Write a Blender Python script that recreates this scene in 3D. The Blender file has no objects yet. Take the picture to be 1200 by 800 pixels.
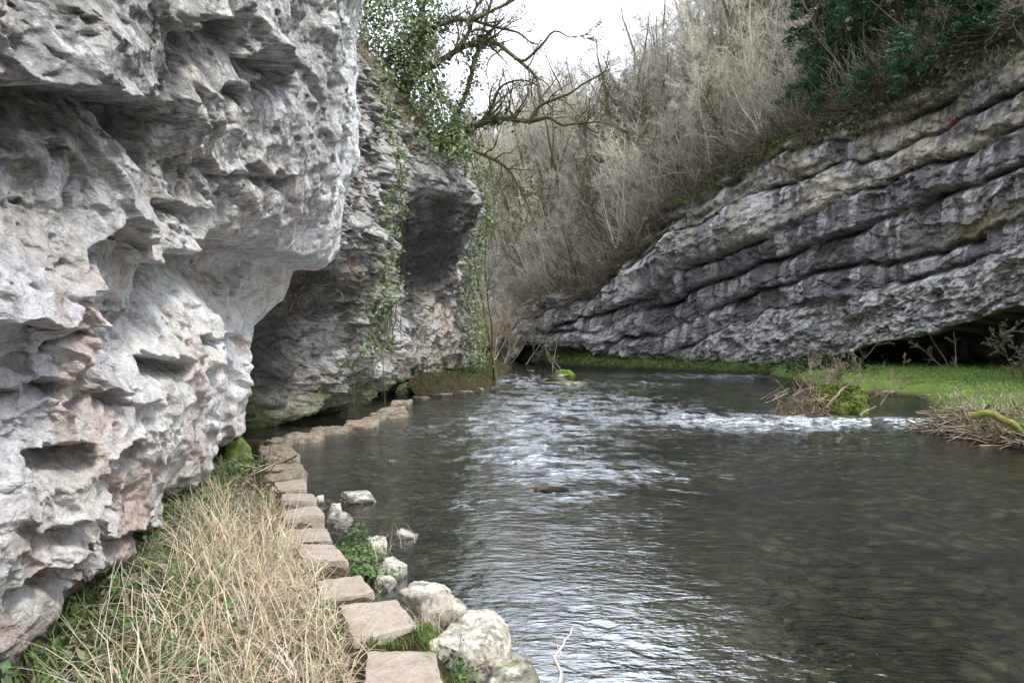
import bpy, math, random
import numpy as np
from math import radians, sin, cos, pi

# ------------------------------------------------------------------ basics
scn = bpy.context.scene
COL = scn.collection
F = 1000.0; HZ = 385.0; CH = 1.9          # focal length in photo pixels, horizon row, eye height

def P(u, v, Y):
    return np.array([(u-600.0)*Y/F, Y, CH-(v-HZ)*Y/F])
def PW(u, v, z=0.0):
    Y = (CH-z)*F/(v-HZ)
    return P(u, v, Y)
def tag(o, label=None, cat=None, group=None, kind=None):
    if label: o['label'] = label
    if cat: o['category'] = cat
    if group: o['group'] = group
    if kind: o['kind'] = kind
    return o
def empty(name, loc=(0,0,0), rz=0.0, sc=1.0):
    o = bpy.data.objects.new(name, None); COL.objects.link(o)
    o.location = loc; o.rotation_euler = (0,0,rz); o.scale = (sc,sc,sc)
    o.empty_display_size = 0.1
    return o
def mesh_np(name, V, Q, mat, parent=None, smooth=True, col=None, attrs=None, loc=None):
    V = np.asarray(V, dtype=np.float64).reshape(-1,3); Q = np.asarray(Q, dtype=np.int32)
    if loc is not None: V = V-np.asarray(loc)
    k = Q.shape[1]
    me = bpy.data.meshes.new(name)
    me.vertices.add(len(V)); me.vertices.foreach_set('co', V.astype(np.float32).ravel())
    me.loops.add(Q.size); me.loops.foreach_set('vertex_index', Q.ravel())
    me.polygons.add(len(Q))
    me.polygons.foreach_set('loop_start', np.arange(0, Q.size, k, dtype=np.int32))
    me.polygons.foreach_set('loop_total', np.full(len(Q), k, dtype=np.int32))
    me.polygons.foreach_set('use_smooth', np.full(len(Q), smooth, dtype=bool))
    if col is not None:
        ca = me.color_attributes.new('Col', 'FLOAT_COLOR', 'POINT')
        c4 = np.ones((len(V),4), dtype=np.float32); c4[:,:3] = col
        ca.data.foreach_set('color', c4.ravel())
    if attrs:
        for k2, a in attrs.items():
            at = me.attributes.new(k2, 'FLOAT', 'POINT'); at.data.foreach_set('value', np.asarray(a, dtype=np.float32).ravel())
    me.update(calc_edges=True); me.validate()
    if mat: me.materials.append(mat)
    o = bpy.data.objects.new(name, me); COL.objects.link(o)
    if loc is not None: o.location = tuple(loc)
    if parent:
        o.parent = parent
    return o
def grid_quads(nr, nc, flip=False):
    i = np.arange(nr-1)[:,None]*nc+np.arange(nc-1)[None,:]
    q = np.stack([i, i+1, i+nc+1, i+nc], -1).reshape(-1,4)
    return q[:, ::-1].copy() if flip else q
def sstep(a, b, x):
    t = np.clip((x-a)/(b-a), 0, 1); return t*t*(3-2*t)

# ------------------------------------------------------------------ numpy noise
def _h(ix, iy, iz, seed):
    h = (ix.astype(np.int64)*374761393 + iy.astype(np.int64)*668265263 + iz.astype(np.int64)*2147483647 + seed*144269504) & 0xffffffff
    h = (h ^ (h >> 13))*1274126177 & 0xffffffff
    h = (h ^ (h >> 16))*2246822519 & 0xffffffff
    h = h ^ (h >> 15)
    return (h & 0xffffff)/float(0xffffff)
_pr = np.random.default_rng(4242)
_PERM = np.concatenate([_pr.permutation(1024)]*3).astype(np.int32)
_G = _pr.normal(0, 1, (1024,3)); _G /= np.linalg.norm(_G, axis=1)[:,None]; _G = _G.astype(np.float32)
_GX, _GY, _GZ = [np.ascontiguousarray(_G[:,k]) for k in range(3)]
def noise(x, y, z, seed=0):
    x, y, z = np.broadcast_arrays(x, y, z)
    flat = z.size > 1 and float(np.ptp(z)) == 0.0
    x = x.astype(np.float32)+seed*7.31; y = y.astype(np.float32)+seed*3.77; z = z.astype(np.float32)+seed*.217
    xf = np.floor(x); yf = np.floor(y); zf = np.floor(z)
    fx = x-xf; fy = y-yf; fz = z-zf
    xi = xf.astype(np.int32) & 1023; yi = yf.astype(np.int32) & 1023; zi = zf.astype(np.int32) & 1023
    sx = fx*fx*fx*(fx*(fx*6-15)+10); sy = fy*fy*fy*(fy*(fy*6-15)+10); sz = fz*fz*fz*(fz*(fz*6-15)+10)
    A = _PERM[xi]; B = _PERM[xi+1]
    AA = _PERM[A+yi]; AB = _PERM[A+yi+1]; BA = _PERM[B+yi]; BB = _PERM[B+yi+1]
    def g(P, dx, dy, dz):
        h = _PERM[P+zi+dz]
        return _GX[h]*(fx-dx)+_GY[h]*(fy-dy)+_GZ[h]*(fz-dz)
    def plane(dz):
        a = g(AA,0,0,dz); b = g(BA,1,0,dz); c = g(AB,0,1,dz); d = g(BB,1,1,dz)
        a = a+(b-a)*sx; c = c+(d-c)*sx; return a+(c-a)*sy
    p = plane(0); p = p+(plane(1)-p)*sz
    return 1.6*p
def fbm(x, y, z, oct=4, seed=0, gain=.5, lac=2.07):
    s = 0; a = 1.0; f = 1.0
    for o in range(oct):
        s = s+a*noise(x*f, y*f, z*f, seed+o*13); a *= gain; f *= lac
    return s
def ridged(x, y, z, oct=4, seed=0):
    s = 0; a = 1.0; f = 1.0
    for o in range(oct):
        s = s+a*(1-2*np.abs(noise(x*f, y*f, z*f, seed+o*13))); a *= .5; f *= 2.1
    return s
def voro(a, b, seed=0, block=0.0):
    """2-D cells: returns (id hash, second hash, local da, local db, F1, F2)"""
    ai = np.floor(a).astype(np.int64); bi = np.floor(b).astype(np.int64)
    F1 = np.full(a.shape, 9.0); F2 = np.full(a.shape, 9.0)
    H = np.zeros(a.shape); H2 = np.zeros(a.shape); DA = np.zeros(a.shape); DB = np.zeros(a.shape)
    z0 = np.zeros(a.shape, dtype=np.int64)
    for i in (-1,0,1):
        for j in (-1,0,1):
            px = ai+i+_h(ai+i, bi+j, z0, seed); py = bi+j+_h(ai+i, bi+j, z0, seed+5)
            da = a-px; db = b-py; d = da*da+db*db
            if block: d = (1-block)*d+block*1.5*np.maximum(np.abs(da+.25*db), np.abs(db-.2*da))**2
            m = d < F1
            F2 = np.where(m, F1, np.minimum(F2, d))
            F1 = np.where(m, d, F1)
            H = np.where(m, _h(ai+i, bi+j, z0, seed+9), H); H2 = np.where(m, _h(ai+i, bi+j, z0, seed+11), H2)
            DA = np.where(m, da, DA); DB = np.where(m, db, DB)
    return H, H2, DA, DB, np.sqrt(F1), np.sqrt(F2)
def chips(a, b, sa, sb, amp, seed, shingle=.9, rnd=.8, tilt=.5, warp=.25):
    """broken rock: every cell a tilted facet that juts out at its lower edge"""
    wa = fbm(a/sa*1.3, b/sb*1.3, 0.5, 3, seed)*warp; wb = fbm(a/sa*1.3, b/sb*1.3, 7.5, 3, seed+3)*warp
    H, H2, DA, DB, f1, f2 = voro(a/sa+wa, b/sb+wb, seed, .85)
    return amp*(rnd*(H-.5) - shingle*DB*(.4+.9*H2) + tilt*DA*(H2*2-1)), f1, f2, H

def scallop(a, b, sa, sb, amp, seed, warp=.3, shingle=.45, rnd=.5):
    """spalled hollows with sharp rims, as frost leaves on limestone"""
    wa = fbm(a/sa*1.1, b/sb*1.1, 2.5, 3, seed)*warp; wb = fbm(a/sa*1.1, b/sb*1.1, 5.5, 3, seed+3)*warp
    H, H2, DA, DB, f1, f2 = voro(a/sa+wa, b/sb+wb, seed)
    return amp*(2.2*f1*f1*(.3+H2)-shingle*DB+rnd*(H-.5))

# ------------------------------------------------------------------ materials
def newmat(name):
    m = bpy.data.materials.new(name); m.use_nodes = True
    nt = m.node_tree; nt.nodes.clear()
    return m, nt
class N:
    def __init__(s, nt): s.nt = nt
    def n(s, t, ins=None, **kw):
        nd = s.nt.nodes.new(t)
        for k, v in kw.items(): setattr(nd, k, v)
        for k, v in (ins or {}).items():
            if hasattr(v, 'is_output'): s.nt.links.new(v, nd.inputs[k])
            else: nd.inputs[k].default_value = v
        return nd
    def coord(s): return s.n('ShaderNodeTexCoord').outputs['Object']
    def noise(s, vec, scale, det=6, rough=.6, dist=0.0, sc=None):
        if sc is not None: vec = s.n('ShaderNodeMapping', {'Vector': vec, 'Scale': sc}).outputs[0]
        return s.n('ShaderNodeTexNoise', {'Vector': vec, 'Scale': scale, 'Detail': det, 'Roughness': rough, 'Distortion': dist}).outputs['Fac']
    def ramp(s, fac, stops):
        r = s.n('ShaderNodeValToRGB', {'Fac': fac}); cr = r.color_ramp
        while len(cr.elements) > 1: cr.elements.remove(cr.elements[-1])
        cr.elements[0].position = stops[0][0]; cr.elements[0].color = c4(stops[0][1])
        for p, c in stops[1:]:
            e = cr.elements.new(p); e.color = c4(c)
        return r.outputs['Color']
    def mix(s, fac, a, b, mode='MIX'):
        m = s.n('ShaderNodeMix', data_type='RGBA', blend_type=mode)
        for k, v in ((0, fac), (6, a), (7, b)):
            if hasattr(v, 'is_output'): s.nt.links.new(v, m.inputs[k])
            else: m.inputs[k].default_value = c4(v) if k > 0 else v
        return m.outputs[2]
    def math(s, op, a, b=0.0):
        m = s.n('ShaderNodeMath', operation=op)
        for k, v in ((0, a), (1, b)):
            if hasattr(v, 'is_output'): s.nt.links.new(v, m.inputs[k])
            else: m.inputs[k].default_value = v
        return m.outputs[0]
    def bump(s, h, strength=.5, dist=.02, normal=None):
        ins = {'Height': h, 'Strength': strength, 'Distance': dist}
        if normal is not None: ins['Normal'] = normal
        return s.n('ShaderNodeBump', ins).outputs[0]
    def out(s, sh): s.n('ShaderNodeOutputMaterial', {'Surface': sh})
    def bsdf(s, col, rough=.8, normal=None, spec=.3, **kw):
        ins = {'Base Color': col if hasattr(col, 'is_output') else c4(col), 'Roughness': rough, 'Specular IOR Level': spec}
        if normal is not None: ins['Normal'] = normal
        ins.update(kw)
        return s.n('ShaderNodeBsdfPrincipled', ins).outputs[0]
def c4(c):
    if isinstance(c, (int, float)): return (c, c, c, 1)
    return tuple(c) if len(c) == 4 else (*c, 1)

def rock_attr_mat(name, fine=38.0, bump=.7, dist=.02, rough=.85, spec=.25, var=.35):
    """rock whose patches of stain, lichen, moss and, on the middle cliff, painted shade come from the colour attribute, grain from noise"""
    m, nt = newmat(name); g = N(nt); co = g.coord()
    a = g.n('ShaderNodeAttribute', attribute_name='Col').outputs['Color']
    n1 = g.noise(co, fine, 8, .7); n2 = g.noise(co, fine*.22, 8, .65, .4)
    v = g.ramp(n1, [(.3, 1-var), (.5, 1.0), (.72, 1+var*.5)])
    c = g.mix(1.0, a, v, 'MULTIPLY')
    v2 = g.ramp(n2, [(.32, (1-var*.9,)*3), (.52, (1,1,1)), (.75, (1.12,1.1,1.08))])
    c = g.mix(1.0, c, v2, 'MULTIPLY')
    vo = g.n('ShaderNodeTexVoronoi', {'Vector': co, 'Scale': fine*.5}, feature='DISTANCE_TO_EDGE').outputs['Distance']
    h = g.math('ADD', g.math('MULTIPLY', n1, .5), g.math('MULTIPLY', n2, 2.2))
    nrm = g.bump(h, bump, dist)
    g.out(g.bsdf(c, rough, nrm, spec))
    return m
M = {}
M['rock_near'] = rock_attr_mat('pale_limestone', 42, 1.0, .035)
M['rock_mid'] = rock_attr_mat('grey_limestone', 18, 1.0, .09, var=.5)
M['rock_far'] = rock_attr_mat('dark_banded_limestone', 11, .9, .10, rough=.7, spec=.35, var=.5)
M['boulder'] = rock_attr_mat('boulder_stone', 30, .8, .03, var=.4)

def earth_mat():
    m, nt = newmat('earth_and_litter'); g = N(nt); co = g.coord()
    n = g.noise(co, 6, 8, .7); n2 = g.noise(co, 40, 6, .7)
    c = g.ramp(n, [(.3, (.035,.025,.016)), (.5, (.07,.05,.033)), (.6, (.05,.055,.022)), (.75, (.11,.085,.055))])
    v = g.ramp(n2, [(.3, .55), (.7, 1.35)])
    g.out(g.bsdf(g.mix(1.0, c, v, 'MULTIPLY'), .95, g.bump(g.math('ADD', n, n2), .9, .05), .1)); return m
M['earth'] = earth_mat()
def hill_mat():
    m, nt = newmat('leaf_littered_hillside'); g = N(nt); co = g.coord()
    n = g.noise(co, .25, 8, .7); n2 = g.noise(co, 3.0, 8, .75)
    c = g.ramp(n, [(.3, (.17,.155,.125)), (.5, (.26,.24,.20)), (.62, (.17,.19,.11)), (.8, (.32,.30,.26))])
    v = g.ramp(n2, [(.3, .45), (.7, 1.5)])
    g.out(g.bsdf(g.mix(1.0, c, v, 'MULTIPLY'), .95, g.bump(n2, 1.0, .5), .1)); return m
M['hill'] = hill_mat()
def bed_mat():
    m, nt = newmat('riverbed_cobbles'); g = N(nt); co = g.coord()
    nz = g.n('ShaderNodeTexNoise', {'Vector': co, 'Scale': 3.0, 'Detail': 4}).outputs['Color']
    nz = g.n('ShaderNodeVectorMath', {0: nz, 1: (.22,.22,.22)}, operation='MULTIPLY').outputs[0]
    w = g.n('ShaderNodeVectorMath', {0: co, 1: nz}, operation='ADD').outputs[0]
    vo = g.n('ShaderNodeTexVoronoi', {'Vector': w, 'Scale': 5.5}); vd = vo.outputs['Distance']; vc = vo.outputs['Color']
    n = g.noise(co, .8, 7, .65); n2 = g.noise(co, 12, 6, .7)
    c = g.ramp(n, [(.3, (.035,.040,.026)), (.5, (.11,.11,.072)), (.7, (.27,.25,.17))])
    sep = g.n('ShaderNodeSeparateColor', {'Color': vc}).outputs[0]
    c = g.mix(1.0, c, g.ramp(sep, [(0, .5), (.6, 1.0), (1, 1.7)]), 'MULTIPLY')
    c = g.mix(1.0, c, g.ramp(vd, [(.25, 1.15), (.6, .35)]), 'MULTIPLY')
    c = g.mix(1.0, c, g.ramp(n2, [(.3, .6), (.7, 1.3)]), 'MULTIPLY')
    g.out(g.bsdf(c, .9, g.bump(vd, .6, -.06), .1)); return m
M['bed'] = bed_mat()
def water_mat():
    m, nt = newmat('river_water'); g = N(nt); co = g.coord()
    rf = g.n('ShaderNodeAttribute', attribute_name='riffle').outputs['Fac']
    fm = g.n('ShaderNodeAttribute', attribute_name='foam').outputs['Fac']
    n1 = g.noise(co, 1.0, 3, .6, .3, sc=(7.5, 13, 5)); n2 = g.noise(co, 1.0, 3, .6, .2, sc=(14, 22, 5)); n3 = g.noise(co, 1.0, 3, .6, 0.6, sc=(2.2, 3.6, 2))
    h = g.math('ADD', g.math('MULTIPLY', n1, 1.0), g.math('ADD', g.math('MULTIPLY', n2, .35), g.math('MULTIPLY', n3, 1.6)))
    st = g.math('ADD', g.math('MULTIPLY', rf, .8), .11)
    nrm = g.n('ShaderNodeBump', {'Height': h, 'Strength': st, 'Distance': .055}).outputs[0]
    fr = g.n('ShaderNodeFresnel', {'IOR': 1.33, 'Normal': nrm}).outputs[0]
    fr = g.math('MULTIPLY', fr, g.math('ADD', g.math('MULTIPLY', rf, .45), .47))
    tr = g.n('ShaderNodeBsdfTransparent', {'Color': (.47, .50, .43, 1)}).outputs[0]
    gl = g.n('ShaderNodeBsdfGlossy', {'Color': (.95,.97,1,1), 'Roughness': .015, 'Normal': nrm}).outputs[0]
    w = g.n('ShaderNodeMixShader', {0: fr, 1: tr, 2: gl}).outputs[0]
    nf = g.noise(co, 1.0, 6, .8, .4, sc=(6, 14, 5))
    fo = g.math('MULTIPLY', g.n('ShaderNodeMapRange', {0: nf, 1: .49, 2: .58, 3: 0.0, 4: 1.0}).outputs[0], fm)
    fd = g.n('ShaderNodeBsdfDiffuse', {'Color': (.75,.8,.85,1), 'Normal': nrm}).outputs[0]
    w = g.n('ShaderNodeMixShader', {0: fo, 1: w, 2: fd}).outputs[0]
    g.out(w); return m
M['water'] = water_mat()
def simple(name, c1, c2, scale=8, rough=.8, bump=.3, dist=.01, spec=.2, c3=None, trans=0.0, rand=False):
    m, nt = newmat(name); g = N(nt); co = g.coord()
    n = g.noise(co, scale, 6, .7)
    st = [(.35, c1), (.65, c2)]
    if c3: st = [(.3, c1), (.5, c2), (.7, c3)]
    c = g.ramp(n, st)
    if rand:
        a = g.n('ShaderNodeAttribute', attribute_name='Col').outputs['Color']
        c = g.mix(1.0, c, a, 'MULTIPLY')
    b = g.bsdf(c, rough, g.bump(n, bump, dist) if bump else None, spec)
    if trans:
        t = g.n('ShaderNodeBsdfTranslucent', {'Color': c}).outputs[0]
        b = g.n('ShaderNodeMixShader', {0: trans, 1: b, 2: t}).outputs[0]
    g.out(b); return m
def slab_mat(name, c1, c2, c3, scale, dist):
    m, nt = newmat(name); g = N(nt); co = g.coord()
    n = g.noise(co, scale, 7, .7); n2 = g.noise(co, 60, 5, .7); n3 = g.noise(co, 2.5, 4, .6)
    c = g.ramp(n, [(.3, c1), (.5, c2), (.7, c3)])
    r = g.n('ShaderNodeObjectInfo').outputs['Random']
    c = g.mix(1.0, c, g.ramp(r, [(0, (.80,.82,.80)), (.5, (1,.98,.95)), (1, (1.12,1.06,1.02))]), 'MULTIPLY')
    c = g.mix(1.0, c, g.ramp(n2, [(.3, .75), (.65, 1.12)]), 'MULTIPLY')
    c = g.mix(g.ramp(n3, [(.52, 0), (.68, .55)]), c, (.17,.165,.10))
    g.out(g.bsdf(c, .9, g.bump(g.math('ADD', n, n2), .8, dist), .15)); return m
M['slab'] = slab_mat('sandstone_slab', (.29,.25,.215), (.40,.35,.305), (.49,.435,.385), 9, .012)
M['slab_rough'] = slab_mat('weathered_grey_slab', (.12,.105,.08), (.26,.23,.18), (.38,.34,.28), 14, .03)
if 0: M['slab'] = simple('sandstone_slab', (.26,.20,.165), (.36,.285,.235), 9, .9, .6, .008, c3=(.42,.345,.295))
if 0: M['slab_rough'] = simple('weathered_grey_slab', (.16,.14,.11), (.30,.26,.21), 14, .9, .8, .02, c3=(.40,.36,.30))
M['twig_tan'] = simple('tan_twig_bark', (.16,.13,.095), (.42,.37,.29), 1.5, .9, 0)
M['twig_pale'] = simple('pale_twig_bark', (.46,.42,.335), (.70,.65,.55), 1.2, .85, 0)
M['twig_mid'] = simple('grey_twig_bark', (.30,.275,.23), (.52,.485,.42), 1.2, .85, 0)
M['twig_moss'] = simple('mossy_bark', (.075,.06,.045), (.12,.12,.045), 3, .9, 0)
M['bark_dark'] = simple('dark_mossy_bark', (.075,.062,.045), (.16,.15,.075), 5, .9, .6, .02)
M['scrub'] = simple('bramble_stems', (.05,.042,.028), (.22,.19,.14), 2.5, .9, 0, c3=(.10,.10,.045))
M['twig_brown'] = simple('brown_twig_bark', (.11,.09,.06), (.30,.255,.19), 3, .9, 0)
M['stick'] = simple('dead_stick', (.035,.026,.018), (.20,.155,.11), 4.0, .9, 0, c3=(.42,.35,.27))
M['stick_old'] = simple('dead_stick_old', (.20,.15,.10), (.42,.35,.26), 6, .85, .3)
M['stick_white'] = simple('bleached_stick', (.45,.40,.33), (.65,.6,.52), 12, .8, .3)
M['stick_moss'] = simple('mossy_log_bark', (.11,.12,.03), (.24,.25,.06), 8, .95, .6, .02)
M['straw'] = simple('dry_grass_straw', (.44,.365,.255), (.70,.61,.465), 5, .8, 0, trans=.25, rand=True)
M['blade'] = simple('green_grass_blade', (.07,.11,.03), (.14,.20,.055), 4, .6, 0, trans=.3, rand=True)
M['leaf'] = simple('green_leaf', (.05,.095,.03), (.11,.17,.06), 5, .45, 0, spec=.4, trans=.25, rand=True)
M['ivy'] = simple('ivy_leaf', (.07,.105,.035), (.155,.205,.08), 4, .4, 0, spec=.45, trans=.15, rand=True)
M['needle'] = simple('yew_needles', (.032,.09,.048), (.09,.185,.09), 2, .5, 0, spec=.3, trans=.1, rand=True)
M['moss_rand'] = simple('moss_fronds', (.05,.075,.012), (.13,.16,.03), 6, .9, 0, rand=True)
M['moss'] = simple('bright_moss', (.07,.11,.012), (.19,.25,.03), 9, .95, .8, .03)

# ------------------------------------------------------------------ generators
def blades(roots, az, lean, length, width, bend, segs=5, twist=None, seed=0):
    """vectorised grass: returns V, Q, per-vertex blade index"""
    n = len(roots); rng = np.random.default_rng(seed)
    t = np.linspace(0, 1, segs+1)
    d = np.stack([np.cos(az), np.sin(az)], -1)
    sd = np.stack([-np.sin(az), np.cos(az)], -1)
    V = np.zeros((n, segs+1, 2, 3))
    ang = lean[:,None]+bend[:,None]*t[None,:]           # angle from vertical grows to the tip
    step = (length/segs)[:,None]
    hx = np.concatenate([np.zeros((n,1)), np.cumsum(np.sin(ang[:,:-1])*step, 1)], 1)
    hz = np.concatenate([np.zeros((n,1)), np.cumsum(np.cos(ang[:,:-1])*step, 1)], 1)
    w = width[:,None]*(1-t[None,:]**1.6)*.5+width[:,None]*.04
    wob = rng.normal(0, .03, (n, segs+1))*length[:,None]*t[None,:]
    for k, s in enumerate((-1, 1)):
        V[:,:,k,0] = roots[:,0:1]+d[:,0:1]*hx+sd[:,0:1]*(s*w+wob)
        V[:,:,k,1] = roots[:,1:2]+d[:,1:2]*hx+sd[:,1:2]*(s*w+wob)
        V[:,:,k,2] = roots[:,2:3]+hz
    base = (np.arange(n)*(segs+1)*2)[:,None]+(np.arange(segs)*2)[None,:]
    Q = np.stack([base, base+1, base+3, base+2], -1).reshape(-1,4)
    idx = np.repeat(np.arange(n), (segs+1)*2)
    return V.reshape(-1,3), Q, idx
def leaves(pts, size, nrm=None, flat=.4, seed=0, aspect=.7):
    """folded rhombic leaves"""
    n = len(pts); rng = np.random.default_rng(seed)
    a = rng.normal(0, 1, (n,3))
    if nrm is not None: nn = nrm+a*flat
    else: nn = a+np.array([0,0,.6])
    nn /= np.linalg.norm(nn, axis=1)[:,None]
    b = rng.normal(0, 1, (n,3)); t = np.cross(nn, b); t /= np.linalg.norm(t, axis=1)[:,None]+1e-9
    s = np.cross(nn, t)
    sz = size*(.6+.8*rng.random(n)); sz = sz[:,None]
    V = np.stack([pts-t*sz*.5, pts+s*sz*aspect*.5+nn*sz*.12, pts+t*sz*.6, pts-s*sz*aspect*.5+nn*sz*.12], 1).reshape(-1,3)
    Q = np.arange(n*4).reshape(n,4)
    return V, Q, np.repeat(np.arange(n), 4)
def rcol(idx, n, seed, lo=.6, hi=1.3, hue=.1):
    rng = np.random.default_rng(seed)
    b = lo+(hi-lo)*rng.random(n); c = np.stack([b*(1+hue*rng.normal(size=n)), b, b*(1+hue*rng.normal(size=n))], -1)
    return np.clip(c, 0, 2)[idx]

def tubes(lines, sides_of=lambda r: 3 if r < .02 else 6):
    """lines: list of (pts n x 3, radii n) -> V, Q"""
    groups = {}
    for p, r in lines:
        groups.setdefault((len(p), sides_of(r[0])), []).append((p, r))
    VV = []; QQ = []; off = 0
    for (n, k), L in groups.items():
        Pp = np.array([a[0] for a in L]); R = np.array([a[1] for a in L]); m = len(L)
        T = np.gradient(Pp, axis=1); T /= np.linalg.norm(T, axis=2)[:,:,None]+1e-9
        ref = np.where(np.abs(T[:,:1,2:3]) > .8, np.array([[[1.,0,0]]]), np.array([[[0,0,1.]]]))
        A = np.cross(T, np.broadcast_to(ref, T.shape)); A /= np.linalg.norm(A, axis=2)[:,:,None]+1e-9
        B = np.cross(T, A)
        th = np.arange(k)*2*pi/k
        V = Pp[:,:,None,:]+R[:,:,None,None]*(A[:,:,None,:]*np.cos(th)[None,None,:,None]+B[:,:,None,:]*np.sin(th)[None,None,:,None])
        base = off+(np.arange(m)*n*k)[:,None,None]+(np.arange(n-1)*k)[None,:,None]+np.arange(k)[None,None,:]
        nx = off+(np.arange(m)*n*k)[:,None,None]+(np.arange(n-1)*k)[None,:,None]+((np.arange(k)+1)%k)[None,None,:]
        QQ.append(np.stack([base, nx, nx+k, base+k], -1).reshape(-1,4))
        VV.append(V.reshape(-1,3)); off += m*n*k
    return np.concatenate(VV), np.concatenate(QQ)
def grow(rng, start, d, length, r, nseg, wob, up, droop=0.0, r_end=.25):
    p = [np.array(start, float)]; d = np.array(d, float); d /= np.linalg.norm(d)
    st = length/nseg
    for i in range(nseg):
        d = d+rng.normal(0, wob, 3)+np.array([0,0,up-droop*i/nseg]); d /= np.linalg.norm(d)
        p.append(p[-1]+d*st)
    return np.array(p), np.linspace(r, r*r_end, nseg+1)
def side_dir(rng, T, ang):
    a = rng.normal(0, 1, 3); a -= a.dot(T)*T; a /= np.linalg.norm(a)+1e-9
    return T*cos(ang)+a*sin(ang)
def branchout(rng, parents, n_per, lf, rf, nseg, wob, up, ang=(.5,1.1), tmin=.25, droop=0., rmin=.004):
    out = []
    for p, r in parents:
        L = np.linalg.norm(np.diff(p, axis=0), axis=1).sum()
        k = n_per if isinstance(n_per, int) else rng.integers(n_per[0], n_per[1]+1)
        for _ in range(k):
            t = tmin+(1-tmin)*rng.random(); x = t*(len(p)-1); i = min(int(x), len(p)-2); f = x-i
            s = p[i]*(1-f)+p[i+1]*f; T = p[i+1]-p[i]; T /= np.linalg.norm(T)+1e-9
            rr = max(rmin, (r[i]*(1-f)+r[i+1]*f)*rf)
            out.append(grow(rng, s, side_dir(rng, T, rng.uniform(*ang)), L*lf*rng.uniform(.6,1.2)*(1.15-.5*t), rr, nseg, wob, up, droop))
    return out
def bare_tree(seed, H, stems=1, lean=(0,0), r0=.09, dens=1.0, rmin=.006, spread=.35):
    rng = np.random.default_rng(seed)
    trunk = []
    for s in range(stems):
        d = np.array([lean[0]+rng.normal(0, spread*(.3 if stems == 1 else 1)), lean[1]+rng.normal(0, spread*(.3 if stems == 1 else 1)), 1.0])
        trunk.append(grow(rng, (rng.normal(0,.1*stems),rng.normal(0,.1*stems),-.4), d, H*rng.uniform(.75,1.05), r0*rng.uniform(.7,1), 9, .09, .05, r_end=.18))
    b1 = branchout(rng, trunk, int(round(11*dens/ (1 if stems == 1 else 1.6))), .42, .5, 6, .13, .06, (.5,1.0), .22, rmin=rmin)
    b2 = branchout(rng, b1, int(round(6*dens)), .5, .55, 5, .16, .05, (.4,1.0), .15, rmin=rmin)
    b3 = branchout(rng, b2, int(round(5*dens)), .55, .6, 4, .2, .04, (.4,1.0), .1, rmin=rmin)
    b4 = branchout(rng, b3, int(round(3*dens)), .6, .7, 3, .2, .03, (.3,.9), .1, rmin=rmin)
    return trunk, b1+b2+b3+b4

def boulder(name, c, dims, seed, mat='boulder', flat=.25, col=(.36,.33,.27), col2=(.5,.47,.4), moss=0.0, mosscol=(.09,.13,.02), parent=None, cut=7, sub=5, rz=None, rough=.085):
    """angular worn rock: a sphere trimmed by random planes and roughened"""
    import bmesh
    bm = bmesh.new(); bmesh.ops.create_icosphere(bm, subdivisions=sub, radius=1.0)
    D = np.array([v.co[:] for v in bm.verts]); T = np.array([[v.index for v in f.verts] for f in bm.faces]); bm.free()
    D /= np.linalg.norm(D, axis=1)[:,None]
    rng = np.random.default_rng(seed)
    r = np.ones(len(D))*1.0
    for k in range(cut*2):
        n = rng.normal(0,1,3); n /= np.linalg.norm(n); h = rng.uniform(.62,.92)
        dt = D@n; rr = np.where(dt > .05, h/np.maximum(dt,.05), 9); r = np.minimum(r, rr)
    # flatter top
    dt = D[:,2]; r = np.minimum(r, np.where(dt > .05, (1-flat)/np.maximum(dt,.05), 9))
    sx = seed*3.17
    r = r*(1+rough*fbm(D[:,0]*1.7+sx, D[:,1]*1.7, D[:,2]*1.7, 5, seed, .55)+.035*ridged(D[:,0]*4+sx, D[:,1]*4, D[:,2]*4, 3, seed))
    V = D*r[:,None]*np.array(dims)/2
    a = rng.uniform(0, pi) if rz is None else rz
    V = np.stack([V[:,0]*cos(a)-V[:,1]*sin(a), V[:,0]*sin(a)+V[:,1]*cos(a), V[:,2]], -1) if rz != 0 else V
    nz = fbm(V[:,0]*5+sx, V[:,1]*5, V[:,2]*5, 5, seed+5, .65)
    t = sstep(-.35, .35, nz)[:,None]
    C = np.array(col)*(1-t)+np.array(col2)*t
    dk = sstep(.25, .6, fbm(V[:,0]*9+sx, V[:,1]*9, V[:,2]*9, 4, seed+8, .7))[:,None]
    C = C*(1-dk*.55)
    wet = 1-sstep(.02, .10, V[:,2]+c[2]+.02*nz); wet = (wet*(c[2] < .4))[:,None]; C = C*(1-.6*wet)
    if moss > 0:
        mm = sstep(1-moss-.25, 1-moss+.25, D[:,2]*.45+.5+.5*fbm(V[:,0]*4, V[:,1]*4, V[:,2]*4, 4, seed+2, .6))[:,None]
        C = C*(1-mm)+np.array(mosscol)*mm*(1+.6*nz[:,None])
    o = mesh_np(name, V, T, M[mat], parent, True, np.clip(C, .01, 1))
    o.location = c
    return o

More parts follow.
